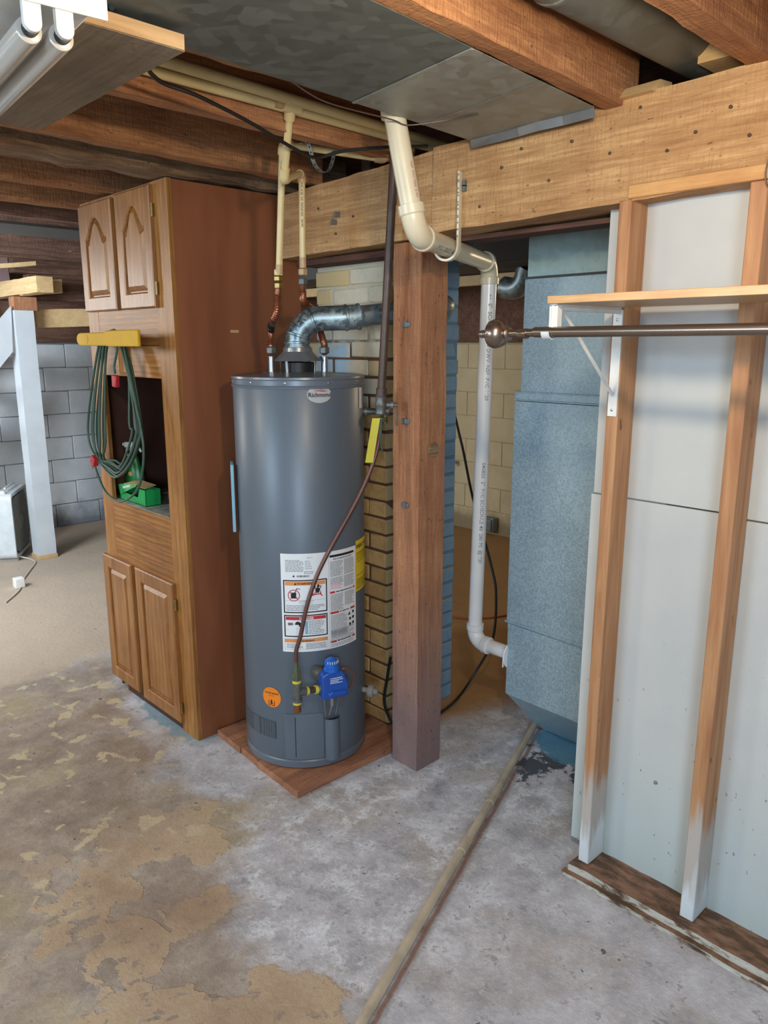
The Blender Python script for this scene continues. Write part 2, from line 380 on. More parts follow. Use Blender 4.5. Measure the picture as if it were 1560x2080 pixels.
# ---------------------------------------------------------------- geometry helpers
class MB:
    def __init__(s): s.v = []; s.f = []
    def add(s, vs, fs):
        k = len(s.v); s.v += [Vector(p) for p in vs]; s.f += [tuple(i+k for i in f) for f in fs]; return s
    def box(s, x0, x1, y0, y1, z0, z1):
        return s.add([(x, y, z) for x in (x0, x1) for y in (y0, y1) for z in (z0, z1)],
                     [(0, 1, 3, 2), (4, 6, 7, 5), (0, 4, 5, 1), (2, 3, 7, 6), (0, 2, 6, 4), (1, 5, 7, 3)])
    def obox(s, c, size, M3):
        c = Vector(c); h = Vector(size)/2
        vs = [c + M3 @ Vector((sx*h.x, sy*h.y, sz*h.z)) for sx in (-1, 1) for sy in (-1, 1) for sz in (-1, 1)]
        return s.add(vs, [(0, 1, 3, 2), (4, 6, 7, 5), (0, 4, 5, 1), (2, 3, 7, 6), (0, 2, 6, 4), (1, 5, 7, 3)])
    def bar(s, a, b, w, h, up=(0, 0, 1)):
        a = Vector(a); b = Vector(b); d = (b-a); L = d.length; d.normalize()
        sd = d.cross(Vector(up)).normalized(); u = sd.cross(d)
        return s.obox((a+b)/2, (L, w, h), Matrix((d, sd, u)).transposed())
    def prism(s, poly, ax, a, b):
        """poly: 2D points in the plane normal to axis ax, extruded from a to b"""
        n = len(poly)
        def P(p, t): return {'x': (t, p[0], p[1]), 'y': (p[0], t, p[1]), 'z': (p[0], p[1], t)}[ax]
        vs = [P(p, a) for p in poly] + [P(p, b) for p in poly]
        fs = [tuple(range(n))[::-1], tuple(range(n, 2*n))] + [(i, (i+1) % n, n+(i+1) % n, n+i) for i in range(n)]
        return s.add(vs, fs)
    def lathe(s, prof, c, ax=(0, 0, 1), seg=32, cap=True, ref=None):
        """prof: (radius, height) pairs along axis ax from c"""
        ax = Vector(ax).normalized(); c = Vector(c)
        u = Vector(ref) if ref else (Vector((1, 0, 0)) if abs(ax.x) < .9 else Vector((0, 1, 0)))
        u = (u - ax*u.dot(ax)).normalized(); w = ax.cross(u)
        vs = []
        for r, h in prof:
            for i in range(seg):
                t = 2*math.pi*i/seg; vs.append(c + ax*h + (u*math.cos(t)+w*math.sin(t))*r)
        fs = [(j*seg+i, j*seg+(i+1) % seg, (j+1)*seg+(i+1) % seg, (j+1)*seg+i) for j in range(len(prof)-1) for i in range(seg)]
        if cap: fs += [tuple(range(seg))[::-1], tuple(range((len(prof)-1)*seg, len(prof)*seg))]
        return s.add(vs, fs)
    def tube(s, pts, r, seg=12, cap=True):
        pts = [Vector(p) for p in pts]; n = len(pts)
        rs = r if isinstance(r, (list, tuple)) else [r]*n
        T = []
        for i in range(n):
            d = (pts[min(i+1, n-1)]-pts[max(i-1, 0)]); T.append(d.normalized())
        u = T[0].orthogonal().normalized(); vs = []
        for i in range(n):
            u = (u - T[i]*u.dot(T[i])).normalized(); w = T[i].cross(u)
            for k in range(seg):
                t = 2*math.pi*k/seg; vs.append(pts[i] + (u*math.cos(t)+w*math.sin(t))*rs[i])
        fs = [(j*seg+i, j*seg+(i+1) % seg, (j+1)*seg+(i+1) % seg, (j+1)*seg+i) for j in range(n-1) for i in range(seg)]
        if cap: fs += [tuple(range(seg))[::-1], tuple(range((n-1)*seg, n*seg))]
        return s.add(vs, fs)
def mkmesh(name, mb, mat, origin=(0, 0, 0), smooth=True):
    o = Vector(origin); me = bpy.data.meshes.new(name)
    me.from_pydata([v-o for v in mb.v], [], mb.f); me.update()
    bm = bmesh.new(); bm.from_mesh(me); bmesh.ops.recalc_face_normals(bm, faces=bm.faces); bm.to_mesh(me); bm.free()
    if smooth:
        me.polygons.foreach_set('use_smooth', [True]*len(me.polygons))
        me.set_sharp_from_angle(angle=R(35))
    me.materials.append(mat if not isinstance(mat, str) else M[mat])
    return me
def tag(o, label=None, cat=None, group=None, kind=None):
    for k, v in (('label', label), ('category', cat), ('group', group), ('kind', kind)):
        if v: o[k] = v
    return o
def thing(name, loc, label, cat, group=None):
    o = bpy.data.objects.new(name, None); o.empty_display_size = .1; COL.objects.link(o); o.location = loc
    return tag(o, label, cat, group)
def rootloc(o):
    while o.parent: o = o.parent
    return Vector(o.location)
def part(name, mb, mat, parent, bevel=0, label=None, smooth=True, kind=None):
    """mesh given in world coordinates, stored relative to the root of its thing"""
    me = mkmesh(name, mb, mat, rootloc(parent), smooth)
    o = bpy.data.objects.new(name, me); COL.objects.link(o); o.parent = parent
    if bevel: addbevel(o, bevel)
    return tag(o, label, kind=kind)
def addbevel(o, w, seg=2):
    b = o.modifiers.new('bevel', 'BEVEL'); b.width = w; b.segments = seg; b.limit_method = 'ANGLE'; b.angle_limit = R(40)
def single(name, mb, mat, loc, label, cat, group=None, bevel=0):
    o = bpy.data.objects.new(name, mkmesh(name, mb, mat, loc)); COL.objects.link(o); o.location = loc
    if bevel: addbevel(o, bevel)
    return tag(o, label, cat, group)
def struct(name, mb, mat, loc=(0, 0, 0), bevel=0):
    o = bpy.data.objects.new(name, mkmesh(name, mb, mat, loc)); COL.objects.link(o); o.location = loc
    if bevel: addbevel(o, bevel)
    return tag(o, kind='structure')
def smoothpath(pts, n=8, closed=False):
    """Catmull-Rom through the points"""
    P = [Vector(p) for p in pts]; out = []
    m = len(P)
    rng = range(m if closed else m-1)
    for i in rng:
        if closed: p0, p1, p2, p3 = P[(i-1) % m], P[i], P[(i+1) % m], P[(i+2) % m]
        else: p0, p1, p2, p3 = P[max(i-1, 0)], P[i], P[i+1], P[min(i+2, m-1)]
        for k in range(n):
            t = k/n
            out.append(.5*((2*p1)+(-p0+p2)*t+(2*p0-5*p1+4*p2-p3)*t*t+(-p0+3*p1-3*p2+p3)*t**3))
    out.append(P[0].copy() if closed else P[-1]); return out
def fillet(a, b, c, r, n=8):
    """arc points rounding the corner b between a and c"""
    a, b, c = Vector(a), Vector(b), Vector(c); d1 = (a-b).normalized(); d2 = (c-b).normalized()
    ang = d1.angle(d2); t = r/math.tan(ang/2); ctr = b + (d1+d2).normalized()*(r/math.sin(ang/2))
    s, e = b+d1*t, b+d2*t; v1, v2 = s-ctr, e-ctr; om = v1.angle(v2)
    return [ctr + (v1*math.sin((1-k/n)*om)+v2*math.sin(k/n*om))/math.sin(om) for k in range(n+1)]
def rough(x0, x1, y0, y1, zf0, zf1, axis='y', step=.06, amp=.004, seed=0, cuts=5):
    """long hewn timber along an axis, gently uneven; zf0 / zf1 are z at (start, end) for bottom and top"""
    mb = MB(); a0, a1 = (y0, y1) if axis == 'y' else (x0, x1)
    if axis == 'z': a0, a1 = zf0[0], zf1[0]
    n = max(2, int(abs(a1-a0)/step)); ring = []
    m = cuts
    pr = [(-1+2*i/m, -1) for i in range(m)]+[(1, -1+2*i/m) for i in range(m)]+[(1-2*i/m, 1) for i in range(m)]+[(-1, 1-2*i/m) for i in range(m)]
    for j in range(n+1):
        t = j/n; a = a0+(a1-a0)*t
        for (p, q) in pr:
            if axis == 'z': pt = Vector((x0+(x1-x0)*(p+1)/2, y0+(y1-y0)*(q+1)/2, a))
            else:
                zb = zf0[0]+(zf0[1]-zf0[0])*t; zt = zf1[0]+(zf1[1]-zf1[0])*t
                if axis == 'y': pt = Vector((x0+(x1-x0)*(p+1)/2, a, zb+(zt-zb)*(q+1)/2))
                else: pt = Vector((a, y0[0]+(y0[1]-y0[0])*t if isinstance(y0, tuple) else y0, 0)); w = (y1); pt = Vector((a, pt.y + w*(p+1)/2, zb+(zt-zb)*(q+1)/2))
            d = noise.noise_vector(pt*9+Vector((seed*3.1, seed, 0)))*amp + noise.noise_vector(pt*40)*amp*.35
            if abs(abs(p)-1) < 1e-6 and abs(abs(q)-1) < 1e-6: d += noise.noise_vector(pt*70)*amp*.5
            ring.append(pt+d)
    L = len(pr)
    fs = [(j*L+i, j*L+(i+1) % L, (j+1)*L+(i+1) % L, (j+1)*L+i) for j in range(n) for i in range(L)]
    fs += [tuple(range(L))[::-1], tuple(range(n*L, (n+1)*L))]
    return mb.add(ring, fs)
_fc = {}
def textverts(body, size, sx=1.0, align='LEFT', bold=0.0):
    key = (body, size, sx, align, bold)
    if key in _fc: return _fc[key]
    cu = bpy.data.curves.new('lettering', 'FONT'); cu.body = body; cu.size = size; cu.align_x = align
    cu.resolution_u = 2; cu.offset = bold; cu.fill_mode = 'FRONT'
    ob = bpy.data.objects.new('lettering', cu); COL.objects.link(ob)
    bpy.context.view_layer.update()
    me = bpy.data.meshes.new_from_object(ob.evaluated_get(bpy.context.evaluated_depsgraph_get()))
    vs = [(v.co.x*sx, v.co.y) for v in me.vertices]; fs = [tuple(p.vertices) for p in me.polygons]
    bpy.data.objects.remove(ob); bpy.data.meshes.remove(me); bpy.data.curves.remove(cu)
    _fc[key] = (vs, fs); return vs, fs

# ================================================================ THE SETTING
struct('floor', MB().add([(-2.6, -2.1, 0), (5.6, -2.1, 0), (5.6, 7.1, 0), (-2.6, 7.1, 0), (-2.6, -2.1, -.1), (5.6, -2.1, -.1), (5.6, 7.1, -.1), (-2.6, 7.1, -.1)],
       [(0, 1, 2, 3), (4, 7, 6, 5), (0, 4, 5, 1), (1, 5, 6, 2), (2, 6, 7, 3), (3, 7, 4, 0)]), 'floor')
ceil = struct('ceiling', MB().box(-2.6, 5.6, -2.1, 7.1, 2.475, 2.56), 'board')
bw = .143
bme = mkmesh('floorboard', MB().box(0, bw-.005, -2.0, 7.0, 0, .022), 'board')
for i in range(int(8/ bw)):
    o = bpy.data.objects.new('floorboard', bme); COL.objects.link(o); o.parent = ceil
    o.location = (-2.5+i*bw, 0, 2.453+random.uniform(-.002, .002))
def joist(y0, y1, w, x0=-2.4, x1=2.0, zb=2.25, mat='joist', amp=.004, sd=0):
    part('joist', rough(x0, x1, (y0, y1), w, (zb, zb), (2.452, 2.452), 'x', .05, amp, sd), mat, ceil)
joist(.70, .765, .06, zb=2.27, sd=1)
joist(.85, 1.135, .052, zb=2.25, sd=2)
joist(1.53, 1.60, .045, zb=2.27, mat='joist', sd=3)
joist(1.80, 1.955, .045, zb=2.25, sd=4)
joist(2.22, 2.455, .05, zb=2.25, sd=5)
joist(2.50, 2.66, .17, zb=2.245, x1=2.3, mat='bark', amp=.012, sd=6)
joist(3.02, 3.27, .05, x1=3.2, zb=2.25, sd=7)
joist(3.52, 3.68, .05, x1=3.2, zb=2.25, sd=8)
for k, yy in enumerate((-1.6, -1.15, -.7, -.2, .3)): joist(yy, yy+.04, .05, sd=20+k)
for k, yy in enumerate((3.98, 5.15, 5.6, 5.88, 6.6)): joist(yy-.06, yy+.1, .05, x1=3.2, mat='joist_dark', sd=10+k)
for k, yy in enumerate((.9, 1.4, 1.9, 2.4, 2.9, 3.4, 3.9, 4.4, 4.9, 5.4)):
    joist(yy, yy, .05, x0=2.2, x1=5.3, zb=2.26, mat='joist_dark', sd=30+k)

def blockwall(name, fixed, ax, a0, a1, z0, z1, mat, mm, facing, bl=.398, bh=.201, dep=.012, bev=.006):
    """painted block wall: a mortar core with every block a piece of its own"""
    if ax == 'x': core = MB().box(-2.6, 5.6, fixed+dep, fixed+.2, 0, 2.46)
    else: core = MB().box(fixed+dep, fixed+.2, -2.1, 7.0, 0, 2.46)
    w = struct(name, core, mm)
    rows = int(round((z1-z0)/(bh+.005)))
    def bm_(L):
        m = MB(); m.box(0, L, 0, .03, 0, bh) if ax == 'x' else m.box(0, .03, 0, L, 0, bh)
        me = mkmesh('block', m, mat); return me
    full = bm_(bl); half = bm_(bl/2-.005)
    for r in range(rows):
        off = (bl+.005)/2 if r % 2 else 0
        a = a0 - off
        while a < a1:
            o = bpy.data.objects.new('block', full); COL.objects.link(o); o.parent = w
            j = random.uniform(-.004, .003)
            o.location = (a, fixed-.002+j*.5, z0+r*(bh+.005)) if ax == 'x' else (fixed-.002+j*.5, a, z0+r*(bh+.005))
            addbevel(o, bev, 1)
            a += bl+.005
    return w
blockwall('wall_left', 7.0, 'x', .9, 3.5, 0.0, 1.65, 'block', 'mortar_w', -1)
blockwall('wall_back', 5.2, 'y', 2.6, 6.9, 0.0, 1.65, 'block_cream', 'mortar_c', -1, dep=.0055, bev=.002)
# timber sill zone above the block walls
struct('trim_1', MB().box(-2.6, 5.2, 6.90, 7.0, 1.66, 2.45), 'joist_dark')
struct('trim_2', MB().box(5.12, 5.2, -2.0, 6.9, 1.66, 2.45), 'joist_dark')
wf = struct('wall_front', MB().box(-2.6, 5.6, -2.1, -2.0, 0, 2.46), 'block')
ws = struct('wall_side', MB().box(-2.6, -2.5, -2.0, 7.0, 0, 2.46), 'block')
def window(name, x0, x1, y0, y1, z0, z1):
    f = MB(); t = .04
    if x1-x0 > y1-y0:
        f.box(x0-t, x1+t, y0, y1, z0-t, z0).box(x0-t, x1+t, y0, y1, z1, z1+t).box(x0-t, x0, y0, y1, z0, z1).box(x1, x1+t, y0, y1, z0, z1).box((x0+x1)/2-.015, (x0+x1)/2+.015, y0, y1, z0, z1)
    else:
        f.box(x0, x1, y0-t, y1+t, z0-t, z0).box(x0, x1, y0-t, y1+t, z1, z1+t).box(x0, x1, y0-t, y0, z0, z1).box(x0, x1, y1, y1+t, z0, z1).box(x0, x1, (y0+y1)/2-.015, (y0+y1)/2+.015, z0, z1)
    w = struct(name, f, 'white')
    g = MB().box(x0+(.01 if x1-x0 < .1 else 0), x1-(.01 if x1-x0 < .1 else 0), y0+(.01 if y1-y0 < .1 else 0), y1-(.01 if y1-y0 < .1 else 0), z0, z1)
    part('window_pane', g, 'pane', w)
window('window_1', -.8, .1, 6.87, 6.90, 1.78, 2.2)
window('window_2', -2.50, -2.46, 1.6, 2.8, 1.55, 2.15)
window('window_3', -2.2, -.7, -2.0, -1.96, 1.35, 2.15)

# ---- stud partition on the right
wr = tag(bpy.data.objects.new('wall_right', None), kind='structure'); COL.objects.link(wr); wr.location = (1.96, 1.1, 0)
for (y0, y1) in ((1.086, 1.122), (.746, .786), (.36, .398), (-.04, -.002), (-.45, -.412), (-.9, -.862), (-1.4, -1.362), (-1.9, -1.862)):
    part('stud', MB().box(1.92, 2.009, y0, y1, .038, 2.017), 'stud', wr, .003)
part('top_plate', MB().box(1.918, 2.009, -1.98, 1.098, 2.018, 2.052), 'plate', wr, .003)
part('sill_plate', rough(1.888, 2.012, -1.98, 1.135, (0, 0), (.037, .037), 'y', .03, .005, 3), 'sill', wr)
part('sill_skirt', rough(1.868, 1.892, -1.98, 1.15, (0, 0), (.014, .014), 'y', .03, .004, 5), 'sill', wr)
for (y0, y1, z0, z1) in ((.768, 1.20, 1.211, 2.055), (.768, 1.207, .035, 1.207), (-.43, .765, 1.203, 2.055), (-.43, .765, .035, 1.199), (-1.98, -.433, 1.203, 2.055), (-1.98, -.433, .035, 1.199)):
    part('wallboard', MB().box(2.010, 2.023, y0, y1, z0, z1), 'drywall', wr, .002)
sc = MB()
for (y, z) in ((.93, .36), (.70, 1.70), (.96, 1.69)): sc.lathe([(.006, 0), (.005, .004), (.001, .006)], (2.0099, y, z), (-1, 0, 0), 10)
part('screw_head', sc, 'clip', wr)

# ---- main beam in two lengths, each a thing
b1 = single('support_beam', rough(1.925, 2.12, -1.98, 1.80, (2.075, 2.000), (2.30, 2.262), 'y', .05, .004, 1), 'beam', (2.0, 0, 2.05),
            'long rough-sawn ceiling beam running right from the post over the stud wall', 'beam')
b2 = single('support_beam', rough(1.935, 2.12, 1.805, 2.655, (1.998, 1.985), (2.255, 2.225), 'y', .05, .004, 2), 'beam', (2.0, 2.2, 2.0),
            'short beam length left of the post, ending behind the tall oak cabinet', 'beam')
sh = MB().box(2.02, 2.13, 1.80, 2.655, 1.962, 1.984).box(2.04, 2.13, -1.9, 1.80, 1.985, 1.999)
single('beam_packer', sh, 'board', (2.07, 1.2, 1.97), 'thin dark packing board fixed under the back edge of the beam', 'board')
# nails and strap clips in the beam
rnd = random.Random(3)
nails = MB()
for (y, z) in ((1.35, 2.10), (1.16, 2.14), (1.0, 2.12), (.93, 2.15), (1.6, 2.06), (1.45, 2.20), (.85, 2.19), (1.28, 2.19), (1.08, 2.235), (1.52, 2.16), (.8, 2.12), (2.2, 2.1), (2.4, 2.15), (2.3, 2.05)):
    nails.lathe([(.0042, -.004), (.0042, .003), (.002, .005)], (1.924 if y < 1.8 else 1.934, y, z), (-1, 0, 0), 8)
nl = part('nail_head', nails, 'iron', b1, kind='stuff')
cl = MB()
for (y, z) in ((1.66, 2.135), (1.66, 2.120), (2.28, 2.115), (2.30, 2.09), (1.98, 2.12), (1.95, 2.14)):
    cl.box(1.914, 1.9275 if y < 1.8 else 1.938, y-.005, y+.005, z-.009, z+.009)
part('pipe_clip', cl, 'clip', b2)

# ---- timber post
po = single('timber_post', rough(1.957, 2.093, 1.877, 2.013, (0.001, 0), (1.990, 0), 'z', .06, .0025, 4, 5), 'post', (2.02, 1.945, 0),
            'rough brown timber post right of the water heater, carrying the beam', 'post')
for z in (1.715, 1.375, 1.065):
    m = MB().box(1.951, 1.960, 1.927, 1.965, z-.008, z+.008).box(1.944, 1.955, 1.938, 1.948, z-.010, z+.012)
    part('pipe_clip', m, 'clip', po, .001)
kn = MB().lathe([(.03, 0), (.026, .004), (.004, .005)], (2.03, 1.8765, 1.27), (0, -1, 0), 14)
part('knot_scar', kn, 'bark', po)

# ---- brick chimney: every brick a piece of its own
ch = single('brick_chimney', MB().box(2.127, 2.548, 2.2255, 2.652, 0, 2.05), 'mortar', (2.33, 2.43, 0),
            'square brick chimney behind the water heater, cream above, tan below, blue side', 'chimney')
x0, x1, y0, y1 = 2.120, 2.552, 2.222, 2.658
z = .004; r = 0; bcache = {}
def brick(xa, xb, ya, yb, z):
    k = (round(xb-xa, 3), round(yb-ya, 3))
    if k not in bcache:
        a, b = k; m = MB().box(0, a, 0, b, 0, .062); bcache[k] = mkmesh('brick', m, 'brick')
    o = bpy.data.objects.new('brick', bcache[k]); COL.objects.link(o); o.parent = ch
    rr = random.uniform
    o.location = (xa-2.33+rr(-.003, .003), ya-2.43+rr(-.003, .003), z+rr(-.0015, .0015))
    o.rotation_euler = (rr(-.01, .01), rr(-.01, .01), rr(-.012, .012)); addbevel(o, .005, 2)
while z < 1.95:
    if r % 2 == 0:
        brick(x0, x0+.10, y0, y0+.212, z); brick(x0, x0+.10, y0+.224, y1, z)
        brick(x0+.112, x0+.322, y0, y0+.10, z); brick(x0+.334, x1, y0, y0+.10, z)
    else:
        brick(x0, x0+.212, y0, y0+.10, z); brick(x0, x0+.10, y0+.112, y0+.324, z); brick(x0, x0+.10, y0+.336, y1, z)
        brick(x0+.224, x1, y0, y0+.10, z)
    z += .0722; r += 1

# ================================================================ WATER HEATER
HX, HY, HR = 1.777, 2.344, .247
WH = thing('water_heater', (HX, HY, .03), 'tall grey cylindrical gas water heater standing on plywood beside the post', 'water heater')
prof = [(HR-.012, .031), (HR, .036), (HR+.001, .062), (HR-.002, .066)]
part('base_ring', MB().lathe(prof, (HX, HY, 0), seg=96), 'tank_trim', WH)
part('tank_jacket', MB().lathe([(HR-.003, .064), (HR-.001, .068), (HR-.001, 1.494), (HR-.003, 1.497)], (HX, HY, 0), seg=96), 'tank', WH)
tp = MB().lathe([(HR-.004, 1.493), (HR+.003, 1.494), (HR+.004, 1.501), (HR+.001, 1.505), (HR+.001, 1.522), (HR+.004, 1.526), (HR+.003, 1.533), (HR-.006, 1.536),
                 (HR-.030, 1.531), (HR-.06, 1.534), (.10, 1.545), (.02, 1.546)], (HX, HY, 0), seg=96)
top = part('top_cap', tp, 'tank_trim', WH)
def CP(a, z, r=HR):           # point on the jacket, a in degrees
    return Vector((HX+r*math.cos(R(a)), HY+r*math.sin(R(a)), z))
def CN(a): return Vector((math.cos(R(a)), math.sin(R(a)), 0))
m = MB()
for a in (155, 190, 222, 258, 292, 330): m.lathe([(.0045, 0), (.004, .002), (.0015, .003)], CP(a, 1.514, HR+.0005), CN(a), 10)
part('screw_head', m, 'steel', top)
# flat print on the jacket: u metres along the arc from angle a0, v = z
def cpatch(mb, a0, u0, u1, v0, v1, r, thick=.0004):
    n = max(1, int(math.ceil((u1-u0)/.012)))
    vs = []
    for i in range(n+1):
        a = a0+math.degrees((u0+(u1-u0)*i/n)/HR)
        vs += [CP(a, v0, r), CP(a, v1, r)]
    mb.add(vs, [(2*i, 2*i+2, 2*i+3, 2*i+1) for i in range(n)])
def ctext(mb, a0, u, v, body, size, r, sx=1, align='LEFT', bold=0):
    vs, fs = textverts(body, size, sx, align, bold)
    mb.add([CP(a0+math.degrees((u+x)/HR), v+y, r) for x, y in vs], fs)
def cpoly(mb, a0, pts, r):
    mb.add([CP(a0+math.degrees(u/HR), v, r) for u, v in pts], [tuple(range(len(pts)))])
A0 = 213.6; L0, L1, LT, LB = 0, .316, .900, .518
r1, r2, r3 = HR+.0006, HR+.0010, HR+.0014
m = MB(); cpatch(m, A0, L0, L1, LB, LT, r1)
lab = part('warning_label', m, 'paper', WH, label='large white safety label with black print')
ink = MB(); gink = MB(); rink = MB(); oink = MB(); wink = MB(); bink = MB()
def frame(mb, u0, u1, v0, v1, t, r):
    cpatch(mb, A0, u0, u1, v1-t, v1, r); cpatch(mb, A0, u0, u1, v0, v0+t, r)
    cpatch(mb, A0, u0, u0+t, v0+t, v1-t, r); cpatch(mb, A0, u1-t, u1, v0+t, v1-t, r)
def lines(mb, u0, u1, v0, v1, pitch, h, seed, r=r2, ragged=.25):
    rg = random.Random(seed); v = v1
    while v > v0:
        u = u0; end = u1-(rg.random()*ragged*(u1-u0) if rg.random() < .3 else 0)
        while u < end-.004:
            w = rg.uniform(.004, .014); cpatch(mb, A0, u, min(u+w, end), v-h, v, r); u += w+.0016
        v -= pitch
ctext(ink, A0, .098, .882, 'M0117', .006, r2, 1.2)
lines(gink, .018, .085, .832, .876, .0052, .0022, 1); lines(gink, .090, .115, .84, .872, .007, .002, 2)
frame(ink, .088, .118, .824, .832, .0014, r2)
rg = random.Random(5); u = .060
while u < .105: w = rg.uniform(.0006, .002); cpatch(ink, A0, u, u+w, .811, .818, r2); u += w+rg.uniform(.0006, .0016)
cpatch(ink, A0, .045, .051, .811, .818, r2)
# warning panel
frame(ink, .008, .172, .672, .800, .0045, r2)
cpatch(oink, A0, .0145, .1655, .779, .7935, r2)
ctext(ink, A0, .092, .7818, '\u25B2 WARNING' if False else 'WARNING', .012, r3, 1.15, 'CENTER', .0003)
cpoly(ink, A0, [(.048, .7818), (.058, .7818), (.053, .791)], r3)
import itertools
def ring(mb, cu, cv, ro, ri, r, n=28):
    vs = []
    for i in range(n):
        t = 2*math.pi*i/n; vs += [CP(A0+math.degrees((cu+ro*math.cos(t))/HR), cv+ro*math.sin(t), r), CP(A0+math.degrees((cu+ri*math.cos(t))/HR), cv+ri*math.sin(t), r)]
    mb.add(vs, [(2*i, 2*((i+1) % n), 2*((i+1) % n)+1, 2*i+1) for i in range(n)])
ring(rink, .047, .741, .0225, .0195, r3)
cpoly(rink, A0, [(.030, .7545), (.0325, .757), (.064, .7275), (.0615, .725)], r3)
cpatch(ink, A0, .036, .056, .729, .752, r2); cpoly(ink, A0, [(.050, .752), (.053, .752), (.060, .766), (.072, .764), (.071, .7665), (.058, .769)], r2)
rg = random.Random(8); fl = [(.100, .732)]
for i in range(7): fl += [(.104+i*.007, .742+rg.uniform(.006, .016)), (.108+i*.007, .741)]
fl += [(.155, .734)]; cpoly(rink, A0, fl, r2)
cpoly(ink, A0, [(.128, .748), (.140, .748), (.146, .762), (.136, .770), (.126, .764)], r3)
cpoly(ink, A0, [(.122, .764), (.126, .775), (.129, .773), (.126, .765)], r3); cpoly(ink, A0, [(.146, .764), (.150, .774), (.147, .776), (.143, .766)], r3)
ring(ink, .138, .774, .0055, .0001, r3, 12)
ctext(gink, A0, .092, .7155, 'FLAMMABLE VAPORS', .0062, r2, 1, 'CENTER'); ctext(gink, A0, .092, .7080, 'FIRE OR EXPLOSION', .0055, r2, 1, 'CENTER')
cpatch(gink, A0, .0145, .1655, .7205, .7212, r2); lines(gink, .018, .162, .680, .702, .0058, .0024, 12)
# danger panel
frame(ink, .008, .172, .578, .664, .0045, r2)
cpatch(rink, A0, .0145, .1655, .6445, .6575, r2); ctext(wink, A0, .092, .6465, 'DANGER', .0115, r3, 1.15, 'CENTER', .0003)
ring(ink, .027, .629, .0055, .002, r2, 14); ring(ink, .036, .629, .0055, .002, r2, 14)
cpoly(ink, A0, [(.048, .626), (.062, .626), (.066, .617), (.072, .617), (.070, .634), (.058, .640), (.050, .634)], r2)
cpoly(ink, A0, [(.062, .604), (.074, .598), (.080, .606), (.072, .612), (.076, .600)], r2); cpoly(gink, A0, [(.018, .606), (.058, .612), (.058, .6128), (.018, .6068)], r2)
cpatch(bink, A0, .086, .097, .588, .640, r2); lines(gink, .100, .160, .588, .640, .0062, .0026, 21)
# lower warning strip
frame(gink, .008, .172, .528, .570, .0008, r2); cpatch(oink, A0, .009, .171, .556, .569, r2)
ctext(ink, A0, .096, .5585, 'WARNING', .009, r3, 1.1, 'CENTER', .0002)
lines(gink, .016, .076, .534, .551, .0050, .0022, 31); lines(gink, .088, .165, .530, .551, .0046, .0022, 32)
# right column of instructions
cpatch(gink, A0, .180, .1808, .522, .895, r2)
cpatch(ink, A0, .184, .302, .876, .885, r2); lines(ink, .198, .290, .866, .870, .008, .0030, 40)
for (v0, v1, s) in ((.800, .860, 41), (.770, .796, 42)):
    lines(gink, .186, .243, v0, v1, .0040, .0019, s); lines(gink, .248, .302, v0, v1, .0040, .0019, s+50)
m = MB(); lines(m, .186, .240, .752, .768, .0046, .0022, 60); part('small_print', m, 'pinkink', lab, smooth=False, kind='stuff')
lines(gink, .248, .302, .752, .768, .0042, .002, 61)
for (v, ul, ur) in ((.736, .205, .296), (.655, .222, .280), (.540, .210, .290)):
    cpatch(rink, A0, .184, ul, v, v+.008, r2); cpatch(rink, A0, ur, .306, v, v+.008, r2); lines(ink, ul+.004, ur-.003, v+.002, v+.006, .01, .004, int(v*1000))
lines(gink, .186, .243, .668, .731, .0042, .002, 71); lines(gink, .250, .302, .680, .731, .0042, .002, 72)
lines(gink, .186, .262, .560, .650, .0042, .002, 73); lines(gink, .186, .300, .548, .590, .0046, .002, 74); lines(gink, .186, .295, .524, .536, .0048, .002, 75)
for (cu, cv) in ((.277, .618), (.277, .596), (.295, .642), (.295, .620), (.295, .598)): ring(ink, cu, cv, .0060, .0001, r3, 12)
cpoly(ink, A0, [(.264, .634), (.280, .634), (.274, .646)], r3)
part('black_print', ink, 'ink', lab, smooth=False, kind='stuff'); part('grey_print', gink, 'greyink', lab, smooth=False, kind='stuff')
part('red_print', rink, 'redink', lab, smooth=False, kind='stuff'); part('orange_print', oink, 'orangeink', lab, smooth=False)
part('white_print', wink, 'whiteink', lab, smooth=False); part('blue_print', bink, 'blueink', lab, smooth=False)
# yellow energy label
A0 = 287.2
m = MB(); cpatch(m, A0, .0, .16, .712, .915, r1); en = part('energy_label', m, 'yellowpaper', WH, label='yellow energy label')
m = MB(); ctext(m, A0, .003, .884, 'ENERGY', .020, r2, .9, 'LEFT', .0006); ctext(m, A0, .078, .884, 'GUIDE', .020, r2, .9, 'LEFT', .0006)
for v in (.865, .83, .775): cpatch(m, A0, .006, .150, v, v+.002, r2)
lines(m, .006, .150, .72, .760, .006, .0022, 90); lines(m, .006, .150, .84, .862, .007, .0022, 91)
part('black_print', m, 'ink', en, smooth=False, kind='stuff')
# oval badge with the maker's name
A0 = 250.2
def ell(mb, a, b, r, cu=0, cv=1.475, n=40):
    mb.add([CP(A0+math.degrees((cu+a*math.cos(2*math.pi*i/n))/HR), cv+b*math.sin(2*math.pi*i/n), r) for i in range(n)]+[CP(A0+math.degrees(cu/HR), cv, r+.0002)],
           [(i, (i+1) % n, n) for i in range(n)])
A0 = 249.9
m = MB(); ell(m, .0455, .0295, r1, cv=1.4745); bd = part('name_badge', m, 'oval', WH, label='silver oval badge')
m = MB(); ctext(m, A0, .0015, 1.4665, 'Richmond', .0215, r2+.0003, .98, 'CENTER', .0004); part('badge_lettering', m, 'ink', bd, smooth=False)
m = MB(); cpoly(m, A0, [(-.024, 1.4855), (-.012, 1.4905), (.006, 1.4885), (.024, 1.4865), (.034, 1.4870), (.020, 1.4840), (.004, 1.4850), (-.012, 1.4875)], r3)
